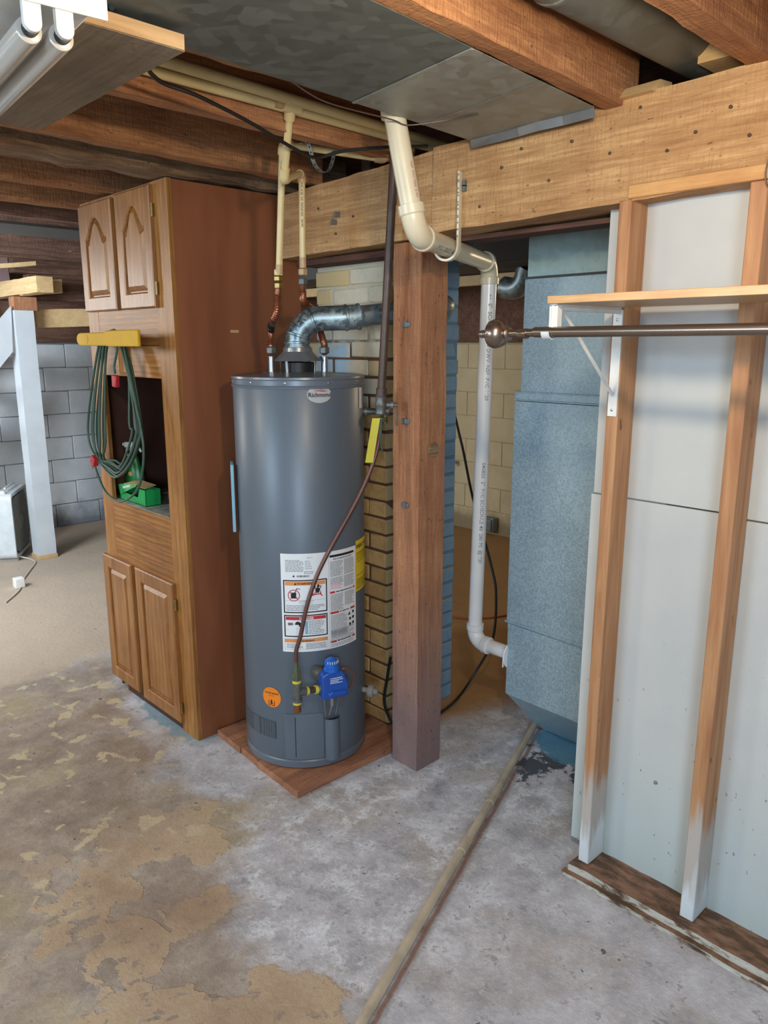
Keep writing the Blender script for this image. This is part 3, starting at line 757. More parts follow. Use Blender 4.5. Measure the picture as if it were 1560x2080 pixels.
cpoly(m, A0, [(-.006, 1.4915), (.008, 1.4925), (.026, 1.4885), (.012, 1.4900)], r3); part('badge_swoosh', m, 'redink', bd, smooth=False)
# orange round sticker
A0 = 200.6
def disc(mb, a, r, cv, n=36, cu=0):
    mb.add([CP(A0+math.degrees((cu+a*math.cos(2*math.pi*i/n))/HR), cv+a*math.sin(2*math.pi*i/n), r) for i in range(n)]+[CP(A0+math.degrees(cu/HR), cv, r+.0003)], [(i, (i+1) % n, n) for i in range(n)])
m = MB(); disc(m, .041, r1, .322); st = part('round_sticker', m, 'orangesticker', WH, label='round orange sticker')
m = MB(); ctext(m, A0, 0, .336, 'DO NOT BLOCK', .0085, r3, .95, 'CENTER', .0002); ctext(m, A0, 0, .327, 'AIR INTAKE', .0045, r3, 1, 'CENTER')
cpatch(m, A0, -.014, .014, .288, .2905, r3); cpatch(m, A0, -.014, -.0115, .288, .308, r3); cpatch(m, A0, .0115, .014, .288, .308, r3)
cpoly(m, A0, [(-.008, .300), (0, .292), (.008, .300), (.003, .300), (.003, .312), (-.003, .312), (-.003, .300)], r3)
part('black_print', m, 'ink', st, smooth=False, kind='stuff')
# narrow side label and blue manual pocket
A0 = 296.0
m = MB(); cpatch(m, A0, 0, .03, 1.415, 1.490, r1); part('side_label', m, 'paper', WH, label='small white upright label')
m = MB()
pA = CP(142, 0, HR+.004); tn = Vector((-math.sin(R(142)), math.cos(R(142)), 0))
m.obox(CP(148, 1.075, HR+.014), (.012, .10, .26), Matrix((CN(148), Vector((-CN(148).y, CN(148).x, 0)), Vector((0, 0, 1)))).transposed())
part('manual_pocket', m, 'blueink', WH, .002, label='pale blue booklet in a clear pocket')
# burner access door with chute, and intake screen
A0 = 200
m = MB()
def cshell(mb, a0, a1, z0, z1, rb, rt):
    n = 16; vs = []
    for i in range(n+1):
        a = a0+(a1-a0)*i/n; vs += [CP(a, z0, rb), CP(a, z1, rb), CP(a, z1, rt), CP(a, z0, rt)]
    fs = []
    for i in range(n):
        k = 4*i; fs += [(k+3, k+7, k+6, k+2), (k+2, k+6, k+5, k+1), (k, k+4, k+7, k+3)]
    fs += [(0, 3, 2, 1), (4*n, 4*n+1, 4*n+2, 4*n+3)]; mb.add(vs, fs)
cshell(m, 213, 248, .072, .262, HR-.002, HR+.004)
dr = part('access_door', m, 'tank', WH, .0015)
m = MB(); ct = CP(256.5, .062, HR-.008)
n = 14; vs = []
for zz in (.062, .235):
    for i in range(n+1):
        t = math.pi*i/n; rad = .033
        ax = CN(256.5); tx = Vector((-ax.y, ax.x, 0)); vs.append(Vector((ct.x, ct.y, zz)) - tx*rad*math.cos(t) + ax*(rad*.95*math.sin(t)))
m.add(vs, [(i, i+1, n+1+i+1, n+1+i) for i in range(n)]+[tuple(range(n+1))[::-1]])
part('burner_chute', m, 'tank', dr)
m = MB(); cpoly2 = [CP(256.5, .236, HR-.006)+(-Vector((-CN(256.5).y, CN(256.5).x, 0))*.028*math.cos(math.pi*i/10)+CN(256.5)*.026*math.sin(math.pi*i/10)) for i in range(11)]
m.add([p-Vector((0, 0, .006)) for p in cpoly2], [tuple(range(11))]); part('chute_opening', m, 'darkmetal', dr)
m = MB(); cshell(m, 151, 204, .150, .222, HR-.003, HR+.0015); part('intake_screen', m, 'screen', WH)
m = MB(); cshell(m, 222.6, 223.2, .085, .25, HR, HR+.0048); part('door_seam', m, 'darkmetal', dr)
# draft hood
T = 1.546
m = MB().lathe([(.062, T-.01), (.062, T+.034), (.058, T+.036)], (HX, HY, 0), seg=40); part('flue_collar', m, 'darkmetal', WH)
m = MB().lathe([(.086, T+.040), (.088, T+.043), (.056, T+.074), (.054, T+.088), (.050, T+.090)], (HX, HY, 0), seg=48, cap=False)
hd = part('draft_hood', m, 'hood', WH)
for a in (20, 110, 200, 290):
    p = CN(a); q = Vector((HX, HY, 0))
    m = MB().bar(q+p*.074+Vector((0, 0, T-.008)), q+p*.078+Vector((0, 0, T+.046)), .010, .0015, up=p); part('hood_leg', m, 'steel', hd)
# nipples
for (x, y, nm) in ((1.705, 2.413, 0), (1.850, 2.275, 1)):
    m = MB().lathe([(.013, T-.012), (.0125, T+.052), (.015, T+.053), (.015, T+.056)], (x, y, 0), seg=18)
    np_ = part('water_nipple', m, 'steel', WH)
    m = MB().lathe([(.034, T-.014), (.034, T-.004), (.028, T-.001)], (x, y, 0), seg=24); part('nipple_washer', m, 'tank_trim', np_)
# relief valve on the side
a = 318; p0 = CP(a, 1.395, HR-.01); n_ = Vector((.80, -.60, 0)).normalized()
m = MB().tube([p0, p0+n_*.075], .0125, 14).tube([p0+n_*.012, p0+n_*.02], .019, 14).lathe([(.016, 0), (.018, .006), (.018, .030), (.014, .034)], p0+n_*.075, n_, 14)
tv = part('relief_valve', m, 'zincfit', WH)
m = MB().tube([p0+n_*.092, p0+n_*.092-Vector((0, 0, .045))], .012, 14); part('valve_outlet', m, 'brass', tv)
# drain cock
a = 303; p0 = CP(a, .276, HR-.004); n_ = (CN(a)*.6+Vector((.25, -.75, 0))).normalized()
m = MB().lathe([(.011, 0), (.011, .03), (.026, .031), (.027, .040), (.024, .050), (.013, .052), (.012, .068), (.008, .069)], p0, n_, 20); part('drain_cock', m, 'greyplastic', WH)
# gas control: blue body, dome knob
ax = CN(252.5); tx = Vector((-ax.y, ax.x, 0)); up = Vector((0, 0, 1)); C0 = CP(252.5, .033, HR)
def loc3(a_, b_, c_): return C0 + tx*a_ + ax*b_ + up*c_
m = MB(); poly = [(-.052, .322), (.044, .320), (.052, .330), (.054, .372), (.030, .428), (-.018, .430), (-.048, .424), (-.054, .410)]
vs = [loc3(u, .030, v) for u, v in poly]+[loc3(u, .085, v) for u, v in poly]; k = len(poly)
m.add(vs, [tuple(range(k))[::-1], tuple(range(k, 2*k))]+[(i, (i+1) % k, k+(i+1) % k, k+i) for i in range(k)])
gv = part('gas_control', m, 'blue', WH, .007, label='blue plastic gas control body')
m = MB(); vs = [loc3(u, .084, v) for u, v in ((-.030, .330), (.040, .332), (.042, .352), (-.018, .356), (-.032, .345))]+[loc3(u, .092, v) for u, v in ((-.026, .333), (.037, .335), (.038, .350), (-.016, .353), (-.028, .343))]
m.add(vs, [tuple(range(5, 10))]+[(i, (i+1) % 5, 5+(i+1) % 5, 5+i) for i in range(5)]); part('control_cover', m, 'blue', gv, .002)
m = MB().lathe([(.030, .426), (.030, .436), (.026, .440), (.027, .452), (.024, .466), (.014, .474), (.002, .476)], loc3(-.006, .058, 0), seg=28)
kb = part('temperature_knob', m, 'blueknob', gv)
m = MB()
for k in range(9):
    t = R(200+k*20); c = loc3(-.006, .058, .456); d = Vector((math.cos(t), math.sin(t), .25)).normalized()
    m.obox(c+d*.0262, (.0012, .0018, .010), Matrix((d, up.cross(d).normalized(), d.cross(up.cross(d).normalized()))).transposed())
part('knob_mark', m, 'whiteink', kb)
m = MB()
for (v, w) in ((.402, .042), (.395, .050), (.389, .030), (.383, .046)):
    rg = random.Random(int(v*1e4)); u = -.022
    while u < -.022+w: q = rg.uniform(.003, .008); vs = [loc3(u, .0856, v), loc3(u+q, .0856, v), loc3(u+q, .0856, v+.003), loc3(u, .0856, v+.003)]; m.add(vs, [(0, 1, 2, 3)]); u += q+.0015
part('white_print', m, 'whiteink', gv, smooth=False, kind='stuff')
m = MB().lathe([(.024, 0), (.026, .01), (.026, .040), (.020, .05)], loc3(-.044, -.002, .405), ax, 18).lathe([(.030, -.004), (.030, .034)], loc3(0, 0, .37), ax, 18)
part('valve_body', m, 'zincfit', gv)
m = MB().tube([loc3(-.060, .055, .358), loc3(-.046, .055, .359)], .017, 14); part('valve_inlet', m, 'zincfit', gv)
# pilot lines and burner tube under the control
m = MB().tube([loc3(-.034, .05, .322), loc3(-.033, .050, .290), loc3(-.022, .030, .226)], .0022, 8).tube([loc3(.030, .05, .322), loc3(.024, .05, .300), loc3(.020, .028, .226)], .0022, 8)
part('pilot_line', m, 'steel', gv)
m = MB().tube([loc3(-.002, .05, .330), loc3(-.002, .048, .278)], .0085, 12).tube([loc3(-.002, .048, .280), loc3(-.004, .022, .226)], .0055, 12); part('burner_tube', m, 'steel', gv)
m = MB().tube(smoothpath([loc3(.044, .03, .408), loc3(.064, .035, .408), loc3(.096, .032, .380), loc3(.092, .020, .330), loc3(.060, .012, .290), loc3(.048, .004, .272)], 6), .0024, 8)
part('igniter_wire', m, 'copper_thin', gv)

# plywood plinth of three boards
pl = thing('plywood_base', (1.75, 2.35, 0), 'weathered plywood platform of three boards under the water heater', 'platform')
for (ya, yb) in ((2.052, 2.335), (2.339, 2.468), (2.472, 2.662)):
    m = MB(); s0 = 1.505 + (ya-2.05)*.05; m.add([(s0, ya, .001), (2.10, ya-.005, .001), (2.10, yb-.005, .001), (s0+.012, yb, .001), (s0, ya, .029), (2.10, ya-.005, .029), (2.10, yb-.005, .029), (s0+.012, yb, .029)],
        [(0, 3, 2, 1), (4, 5, 6, 7), (0, 1, 5, 4), (1, 2, 6, 5), (2, 3, 7, 6), (3, 0, 4, 7)])
    part('board', m, 'plinth', pl, .002)

# gas supply at the heater: tee, drip leg, nipple to the control
TE = loc3(-.145, .062, .367)
gt = thing('gas_fitting', TE-Vector((0, 0, .07)), 'grey gas tee with yellow thread tape joining copper line to blue control', 'pipe fitting')
m = MB().tube([TE-up*.035, TE+up*.038], .0165, 16).tube([TE, TE+(loc3(-.060, .055, .358)-TE).normalized()*.036], .0155, 16)
m.tube([TE-up*.036, TE-up*.024], .0195, 16).tube([TE+up*.026, TE+up*.038], .0195, 16); part('tee', m, 'zincfit', gt)
dn = (loc3(-.060, .055, .358)-TE).normalized()
part('nipple', MB().tube([TE+dn*.03, loc3(-.060, .055, .358)], .012, 14), 'iron', gt)
for a_, b_ in ((TE+dn*.036, TE+dn*.045), (loc3(-.060, .055, .358)-dn*.014, loc3(-.060, .055, .358)-dn*.002), (TE+up*.037, TE+up*.048), (TE-up*.046, TE-up*.035)):
    part('thread_tape', MB().tube([a_, b_], .0163, 14), 'tape', gt)
part('flare_nut', MB().lathe([(.013, 0), (.018, .004), (.018, .035), (.011, .040), (.009, .065), (.0075, .075)], TE+up*.046, up, 6), 'greenfit', gt)
part('drip_leg', MB().tube([TE-up*.078, TE-up*.044], .0125, 14).lathe([(.008, 0), (.014, .003), (.014, .018)], TE-up*.082, up, 8), 'copper', gt)

# copper gas connector curving down the front of the heater
pts = [(1.863, 1.984, 1.367), (1.858, 1.986, 1.301), (1.841, 1.992, 1.239), (1.804, 2.004, 1.152), (1.759, 2.021, 1.066), (1.713, 2.037, .989), (1.658, 2.056, .894), (1.621, 2.069, .816), (1.588, 2.08, .719), (1.566, 2.088, .619)]
pts += [tuple(TE+Vector((.003, .002, .16))), tuple(TE+up*.11)]
single('gas_connector', MB().tube(smoothpath(pts, 6), .0078, 14), 'copper_tube', (1.70, 2.04, .9), 'brown copper gas tube sweeping diagonally across the heater front', 'gas tube')

# black iron gas drop with shut-off valve
gp = thing('gas_pipe', (1.867, 1.98, 1.37), 'dark iron gas pipe dropping in front of the beam to a shut-off valve', 'gas pipe')
ga, gb = Vector((1.868, 1.912, 2.34)), Vector((1.868, 1.983, 1.465))
part('pipe', MB().tube([ga, gb], .0145, 16), 'iron', gp)
part('coupling', MB().tube([gb+(ga-gb)*.0, gb+(ga-gb).normalized()*.03], .019, 16), 'iron', gp)
vc = Vector((1.867, 1.984, 1.436))
vb = part('valve_body', MB().lathe([(.017, -.035), (.021, -.030), (.018, -.018), (.024, 0), (.018, .018), (.021, .030), (.017, .034)], vc, up, 12), 'zincfit', gp)
hd_ = Vector((.725, -.688, 0))
part('valve_stem', MB().lathe([(.011, .0), (.011, .034), (.016, .035), (.016, .045), (.007, .046), (.007, .06)], vc, hd_, 12), 'zincfit', vb)
part('valve_lever', MB().bar(vc+hd_*.052+up*.012, vc+hd_*.057-up*.075, .014, .005, up=hd_), 'zincfit', vb, .002)
part('flare_nut', MB().lathe([(.0075, 0), (.010, .008), (.012, .014), (.018, .018), (.018, .034)], vc-up*.078, up, 6), 'greenfit', gp)
m = MB().tube([vc+Vector((0, 0, -.045)), vc+Vector((-.012, -.014, -.055)), vc+Vector((-.013, -.014, -.13)), vc+Vector((-.002, -.010, -.17))], .0035, 8); part('valve_wire', m, 'cord', gp)
m = MB(); p0 = vc+Vector((-.028, -.006, -.045)); d = (Vector((-.022, .016, -.165))).normalized()
m.obox(p0+d*.08, (.16, .028, .0012), Matrix((d, Vector((.72, -.69, 0)), d.cross(Vector((.72, -.69, 0))))).transposed()); tg = part('hang_tag', m, 'yellowtag', gp, label='long yellow hanging tag')

# ================================================================ FLUE
def ringed(pts, r, mat, name, parent, rings, lab=None):
    o = part(name, MB().tube(pts, r, 28), mat, parent, label=lab)
    for i in rings:
        p = Vector(pts[i]); t = (Vector(pts[min(i+1, len(pts)-1)])-Vector(pts[max(i-1, 0)])).normalized()
        part('seam_ring', MB().lathe([(r-.001, -.006), (r+.0035, -.003), (r+.0035, .003), (r-.001, .006)], p, t, 28, cap=False), mat, o)
    return o
FL = thing('flue_pipe', (HX, HY, T+.085), 'mottled galvanised vent elbow and pipe from heater top toward the chimney', 'flue pipe')
E1 = Vector((HX, HY, 1.738)); E2 = Vector((1.932, 2.214, 1.744)); d2 = (Vector((2.36, 2.09, 1.80))-E2).normalized()
arc = fillet((HX, HY, 1.60), E1, E2, .088, 10)
ringed([(HX, HY, 1.628), (HX, HY, 1.652)]+arc[:5], .045, 'elbow', 'elbow', FL, [1, 4], 'mottled segmented elbow')
ringed(arc[4:]+[E2-(E2-E1).normalized()*.045], .0455, 'elbow', 'elbow', FL, [4])
ringed([E2-(E2-E1).normalized()*.050, E2-(E2-E1).normalized()*.02, E2+d2*.030], .046, 'elbow', 'elbow', FL, [1, 2])
part('flue_collar', MB().lathe([(.049, 0), (.049, .028), (.044, .030)], (HX, HY, 1.612), seg=28), 'flue', FL)
ringed([E2+d2*.022, E2+d2*.20, E2+d2*.40], .0405, 'flue', 'pipe_section', FL, [1], 'smooth shiny straight pipe')
part('pipe_section', MB().tube(fillet(E2+d2*.38, E2+d2*.45, E2+d2*.45+Vector((0, .12, 0)), .05)+[E2+d2*.45+Vector((0, .10, 0))], .041, 24), 'flue', FL)

# ================================================================ WATER LINES
def elbow_(mb, a, b, c, r, R_, leg=.02):
    b = Vector(b); d1 = (Vector(a)-b).normalized(); d2 = (Vector(c)-b).normalized()
    mb.tube([b+d1*(R_+leg)]+fillet(a, b, c, R_)+[b+d2*(R_+leg)], r, 16)
def sleeve(mb, p, d, L, r): d = Vector(d).normalized(); p = Vector(p); mb.tube([p-d*L/2, p+d*L/2], r, 16)
a0 = Vector((.70, 1.875, 2.305)); te = Vector((1.434, 1.898, 2.310)); a1 = Vector((2.30, 1.955, 2.310)); da = (a1-a0).normalized()
eb = Vector((1.50, 2.027, 2.141)); ec = Vector((1.645, 2.122, 2.195)); rb = Vector((1.690, 2.189, 1.904))
ec = Vector((1.690, 2.183, 2.209))
c1 = thing('water_pipe', (1.5, 1.95, 1.9), 'cream plastic water line with tee, its drop running to the right heater inlet', 'water pipe')
part('main_pipe', MB().tube([a0, a1], .0145, 16), 'cpvc', c1)
m = MB().tube([te-da*.03, te+da*.03], .0195, 16).tube([te, te+(eb-te).normalized()*.038], .0165, 16); part('tee', m, 'cpvc', c1)
part('primer_stain', MB().tube([te-da*.055, te-da*.028], .0150, 16), 'cpvc_stain', c1)
part('drop_pipe', MB().tube([te, eb], .0115, 16), 'cpvc', c1)
m = MB(); elbow_(m, te, eb, ec, .0148, .018, .018); part('elbow', m, 'cpvc', c1)
part('drop_pipe', MB().tube([eb, ec], .0105, 16), 'cpvc', c1)
m = MB(); elbow_(m, eb, ec, rb, .0142, .016, .014); part('elbow', m, 'cpvc_stain', c1, label='purple-stained elbow')
dp = part('drop_pipe', MB().tube([ec, rb], .0112, 16), 'cpvc', c1)
part('primer_stain', MB().tube([rb, rb+(ec-rb).normalized()*.035], .0118, 16), 'cpvc_stain', c1)
def ptext(mb, body, size, p, d, r, side, bold=0, sx=1, flip=False):
    """lettering that runs along a pipe: p on the axis, d the axis, side the direction the print faces"""
    d = Vector(d).normalized(); side = Vector(side); side = (side-d*side.dot(d)).normalized(); w = side.cross(d) * (-1 if flip else 1)
    vs, fs = textverts(body, size, sx, 'LEFT', bold)
    mb.add([Vector(p)+d*x+side*(r*math.cos((y-size*.35)/r))+w*(r*math.sin((y-size*.35)/r)) for x, y in vs], fs)
m = MB(); ptext(m, 'CPVC 4120  3/4  DRINKING  100 PSI', .0095, rb+(ec-rb)*.92, rb-ec, .01155, (-.65, -.75, 0), .0002); part('pipe_print', m, 'ink', dp, smooth=False)
# second line, to the left inlet
b0 = Vector((.70, 1.826, 2.320)); b1_ = Vector((2.30, 1.937, 2.320)); lt = Vector((1.600, 2.165, 2.283)); lb = Vector((1.617, 2.228, 1.884)); sr = Vector((1.880, 1.976, 2.249))
c2 = thing('water_pipe', (1.65, 2.1, 1.9), 'cream plastic water line behind, its drop running to the left heater inlet', 'water pipe')
part('main_pipe', MB().tube([b0, b1_], .0145, 16), 'cpvc', c2)
part('branch_pipe', MB().tube([lt, sr], .0112, 16), 'cpvc', c2)
m = MB(); elbow_(m, sr, lt, lb, .0150, .018, .016); part('elbow', m, 'cpvc', c2)
m = MB(); elbow_(m, lt, sr, sr+Vector((.004, -.040, .075)), .0150, .018, .016); part('elbow', m, 'cpvc_stain', c2)
part('riser_pipe', MB().tube([sr, sr+Vector((.004, -.040, .075))], .0112, 16), 'cpvc', c2)
dp = part('drop_pipe', MB().tube([lt, lb], .0115, 16), 'cpvc', c2)
part('primer_stain', MB().tube([lb+up*.0, lb+(lt-lb).normalized()*.03], .0122, 16), 'cpvc_stain', c2)
def flexline(name, pts, label, brass, kink=None):
    t = thing(name, pts[-1], label, 'copper pipe')
    P = smoothpath(pts, 40); n = len(P); rs = []
    for i in range(n):
        s_ = i/(n-1); c = (0.14 < s_ < .46) or (.62 < s_ < .88)
        rs.append(.0108+(.0024*math.sin(i*1.05) if c else 0))
    part('corrugated_tube', MB().tube(P, rs, 14), 'copper', t)
    p = Vector(pts[0]); 
    for (dz, h, r, mt) in brass: part('union_nut', MB().lathe([(r*.85, 0), (r, .003), (r, h-.003), (r*.85, h)], p+up*dz, up, 6), mt, t)
    q_ = Vector(pts[-1]); part('union_nut', MB().lathe([(.015, 0), (.019, .003), (.019, .022), (.013, .027)], q_+up*.0, up, 6), 'zincfit', t)
    return t
f1 = flexline('flex_connector', [(1.617, 2.232, 1.850), (1.620, 2.245, 1.80), (1.640, 2.287, 1.750), (1.678, 2.370, 1.715), (1.703, 2.410, 1.670), (1.705, 2.413, 1.612)],
    'corrugated copper water tube with a kink, left one into the heater top', [(.028, .020, .016, 'cpvc'), (.008, .018, .0175, 'brass'), (-.016, .020, .0165, 'brass')])
part('wrap_patch', MB().tube([(1.667, 2.345, 1.722), (1.682, 2.376, 1.712), (1.692, 2.392, 1.697)], .0140, 14), 'black', f1, label='black and white wrapping')
f2 = flexline('flex_connector', [(1.690, 2.190, 1.868), (1.700, 2.205, 1.83), (1.735, 2.250, 1.800), (1.815, 2.340, 1.800), (1.888, 2.375, 1.765), (1.895, 2.355, 1.70), (1.862, 2.290, 1.645), (1.850, 2.275, 1.612)],
    'corrugated copper water tube passing behind the flue elbow, right one', [(.012, .022, .0165, 'cpvc_stain'), (-.020, .022, .0165, 'zincfit')])

# perforated strap loop, black cable and thin wires under the joists
sp = smoothpath([(1.585, 2.05, 2.262), (1.613, 2.05, 2.268), (1.626, 2.05, 2.242), (1.641, 2.05, 2.208), (1.671, 2.05, 2.19), (1.698, 2.05, 2.201), (1.716, 2.05, 2.235), (1.720, 2.05, 2.262)], 6)
m = MB()
for a, b in zip(sp[:-1], sp[1:]):
    d = (b-a).normalized(); nn = d.cross(Vector((0, 1, 0))); m.add([p+Vector((0, sy, 0))+nn*sn for p in (a, b) for sy in (-.009, .009) for sn in (-.0007, .0007)], [(0, 1, 3, 2), (4, 6, 7, 5), (0, 4, 5, 1), (2, 3, 7, 6), (0, 2, 6, 4), (1, 5, 7, 3)])
st = single('hanger_strap', m, 'clip', (1.67, 2.05, 2.2), 'loop of perforated galvanised strap hanging under the joists', 'strap')
m = MB()
for i in range(6, len(sp)-2, 3):
    d = (sp[i+1]-sp[i-1]).normalized(); nn = d.cross(Vector((0, 1, 0)))
    m.lathe([(.0034, -.0012), (.0034, .0012)], sp[i], nn, 10)
part('strap_hole', m, 'darkmetal', st)
cb = [(.70, 1.45, 2.24), (.80, 1.58, 2.243), (.95, 1.765, 2.247), (1.063, 1.785, 2.240), (1.26, 1.86, 2.232), (1.48, 1.93, 2.205), (1.59, 1.975, 2.210), (1.66, 1.93, 2.232), (1.76, 1.86, 2.246), (1.90, 1.80, 2.262)]
single('black_cable', MB().tube(smoothpath(cb, 6), .0052, 8), 'black', (1.3, 1.85, 2.23), 'black cable sagging under the joists in front of the cream pipes', 'cable')
cb = [(1.18, 1.56, 2.246), (1.322, 1.60, 2.236), (1.529, 1.585, 2.232), (1.585, 1.575, 2.226), (1.66, 1.50, 2.238), (1.69, 1.42, 2.243)]
single('thin_wire', MB().tube(smoothpath(cb, 6), .0018, 6), 'iron', (1.5, 1.6, 2.23), 'thin brown wire looping past the white pipe top', 'wire')

# ================================================================ SHEET METAL AND ROUND DUCT OVERHEAD
sm = thing('sheet_metal_duct', (1.0, 1.38, 2.24), 'flat sheet-metal duct panels nailed across the joists overhead', 'duct')
def quadslab(mb, p, th): mb.add([(x, y, z) for x, y, z in p]+[(x, y, z+th) for x, y, z in p], [(0, 1, 2, 3), (7, 6, 5, 4), (0, 4, 5, 1), (1, 5, 6, 2), (2, 6, 7, 3), (3, 7, 4, 0)])
m = MB(); quadslab(m, [(-.4, 1.02, 2.247), (1.336, 1.141, 2.247), (1.397, 1.583, 2.247), (.66, 1.538, 2.247), (-.4, 1.47, 2.247)][:3]+[(-.4, 1.47, 2.247)], .0015); part('sheet_panel', m, 'sheet', sm, label='dark dull sheet')
m = MB(); quadslab(m, [(1.330, 1.138, 2.2452), (1.602, 1.160, 2.2452), (1.664, 1.594, 2.2452), (1.391, 1.580, 2.2452)], .0012); part('sheet_panel', m, 'sheet_new', sm, label='brighter newer sheet')
m = MB(); quadslab(m, [(1.598, 1.157, 2.2440), (1.862, 1.178, 2.2440), (1.880, 1.612, 2.2440), (1.658, 1.594, 2.2440)], .0012); part('sheet_panel', m, 'sheet_new', sm, label='brighter newer sheet')
m = MB().bar((1.334, 1.14, 2.2446), (1.394, 1.581, 2.2446), .010, .002); part('sheet_seam', m, 'sheet_new', sm)
m = MB().bar((1.600, 1.158, 2.2434), (1.660, 1.594, 2.2434), .006, .002); part('sheet_seam', m, 'steel', sm)
m = MB(); pv = [(1.866, 1.18), (1.872, 1.28), (1.868, 1.36), (1.878, 1.43), (1.882, 1.52), (1.884, 1.61)]
for (xa, ya), (xb, yb) in zip(pv[:-1], pv[1:]): m.add([(xa, ya, 2.246), (xb, yb, 2.246), (xb+.006, yb, 2.222), (xa+.006, ya, 2.222), (xa+.001, ya, 2.246), (xb+.001, yb, 2.246), (xb+.007, yb, 2.222), (xa+.007, ya, 2.222)], [(0, 1, 2, 3), (7, 6, 5, 4), (0, 4, 5, 1), (3, 2, 6, 7)])
part('bent_flange', m, 'steel', sm, label='bent bright flange at the beam')
rd = single('round_duct', MB().lathe([(.077, 0), (.077, 1.2), (.080, 1.203), (.080, 1.215), (.077, 1.218), (.077, 2.9)], (.2, .985, 2.382), (1, 0, 0), 40), 'sheet', (1.4, .985, 2.385),
            'round grey sheet-metal duct running between two joists overhead', 'duct')
m = MB().add([(1.925, .865, 2.302), (1.925, .94, 2.302), (1.945, .95, 2.385), (1.945, .872, 2.37), (2.03, .865, 2.302), (2.03, .94, 2.302), (2.03, .95, 2.385), (2.03, .872, 2.37)],
      [(0, 1, 2, 3), (7, 6, 5, 4), (0, 4, 5, 1), (1, 5, 6, 2), (2, 6, 7, 3), (3, 7, 4, 0)])
single('wood_block', m, 'lightwood', (1.97, .9, 2.302), 'pale wood block standing on the beam beside the round duct', 'wood block')
single('wood_shim', MB().add([(1.90, 1.04, 2.262), (1.90, 1.13, 2.262), (1.93, 1.135, 2.29), (1.93, 1.035, 2.292), (2.0, 1.04, 2.262), (2.0, 1.13, 2.262), (2.0, 1.13, 2.30), (2.0, 1.04, 2.30)],
      [(0, 1, 2, 3), (7, 6, 5, 4), (0, 4, 5, 1), (1, 5, 6, 2), (2, 6, 7, 3), (3, 7, 4, 0)]), 'lightwood', (1.95, 1.09, 2.26), 'split shim of wood wedged between joist end and beam', 'wood block')

# ================================================================ WHITE PVC VENT RUN
pt = Vector((1.570, 1.625, 2.30)); pa = Vector((1.622, 1.578, 1.947)); pb = Vector((2.420, 1.955, 1.953)); pc = Vector((2.455, 2.008, .372)); pd = Vector((2.455, 1.800, .372))
pv_ = thing('pvc_pipe', (2.455, 2.0, .34), 'white plastic vent pipe zigzagging from the ceiling past the post to the duct', 'pipe')
def unit(a, b): return (Vector(b)-Vector(a)).normalized()
rP = .030
part('pipe_section', MB().tube([pt, pa+unit(pa, pt)*.06], rP, 28), 'pvc_warm', pv_)
part('pipe_section', MB().tube([pa+unit(pa, pb)*.06, pb+unit(pb, pa)*.06], rP, 28), 'pvc_warm', pv_)
part('pipe_section', MB().tube([pb+unit(pb, pc)*.06, pc+unit(pc, pb)*.06], rP, 28), 'pvc', pv_)
part('pipe_section', MB().tube([pc+unit(pc, pd)*.05, pd+Vector((0, .02, 0))], rP-.001, 28), 'pvc', pv_)
def pelbow(a, b, c, Rr, mat, leg=.028):
    b = Vector(b); d1 = unit(b, a); d2 = unit(b, c); arc = fillet(a, b, c, Rr, 10)
    t = (arc[0]-b).length; m = MB().tube(arc, .0335, 28)
    for d in (d1, d2):
        s0 = b+d*(t-.004); m.tube([s0, s0+d*.004, s0+d*leg, s0+d*(leg+.001)], [.034, .0375, .0375, .0365], 28)
    return part('elbow', m, mat, pv_)
e1 = pelbow(pt, pa, pb, .062, 'pvc_warm'); pelbow(pa, pb, pc, .055, 'pvc_warm'); pelbow(pb, pc, pd, .055, 'pvc')
part('elbow', MB().tube([pt+Vector((-.004, .004, .07)), pt+unit(pt, pa)*.05], .0375, 28), 'pvc_warm', pv_, label='hub entering the ceiling')
m = MB().lathe([(.060, 0), (.060, .006), (.045, .007), (.045, .012)], pd+Vector((0, .001, 0)), (0, 1, 0), 36); part('wall_flange', m, 'pvc', pv_, .001)
m = MB().obox(pd+Vector((-.036, .022, -.012)), (.006, .006, .085), Matrix.Identity(3)); part('flange_latch', m, 'pvc', pv_, .002)
m = MB(); dd = unit(pa, pb); ptext(m, 'PVC-1120-SCH 40 ASTM', .022, pa+dd*.135, dd, rP+.0004, (-.25, -.85, -.52), .0003)
part('pipe_print', m, 'greyink', pv_, smooth=False)
m = MB(); dd = unit(pb, pc); ptext(m, '2"  SCHEDULE 40 DWV  NSF  PVC 1120', .022, pb+dd*.15, dd, rP+.0004, (-.55, -.83, 0), .0001)
ptext(m, '040820  2"  PVC SCHEDULE 40  280 PSI @ 73F', .022, pb+dd*.78, dd, rP+.0004, (-.55, -.83, 0), .0001); part('pipe_print', m, 'greyink', pv_, smooth=False)
m = MB(); dd = unit(pt, pa); ptext(m, 'NSF  PVC PIPE  2 IN', .011, pt+dd*.17, dd, rP+.0004, (.02, -1, 0), .0); part('pipe_print', m, 'redink', pv_, smooth=False)
m = MB(); dd = unit(pb, pc); p = pb+dd*.12
for k in range(7): p2 = p+Vector((random.uniform(-.004, .004), random.uniform(-.003, .003), 0)); m.obox(p+Vector((-.0165+k*.0015, -.0248, 0)), (.004, .0012, .012), Matrix.Rotation(.6*(-1)**k, 3, 'Y')); p = p+dd*.015
part('scuff_mark', m, 'greyink', pv_, smooth=False)

# J-hook hanger for the pipe
hk = thing('pipe_hanger', (1.90, 1.70, 1.9), 'cream plastic J-hook hanger nailed to the beam, cradling the white pipe', 'hanger')
hc = Vector((1.895, 1.706, 1.948)); m = MB(); th = [R(t) for t in range(-205, 10, 12)]; ro, ri = .0435, .0365
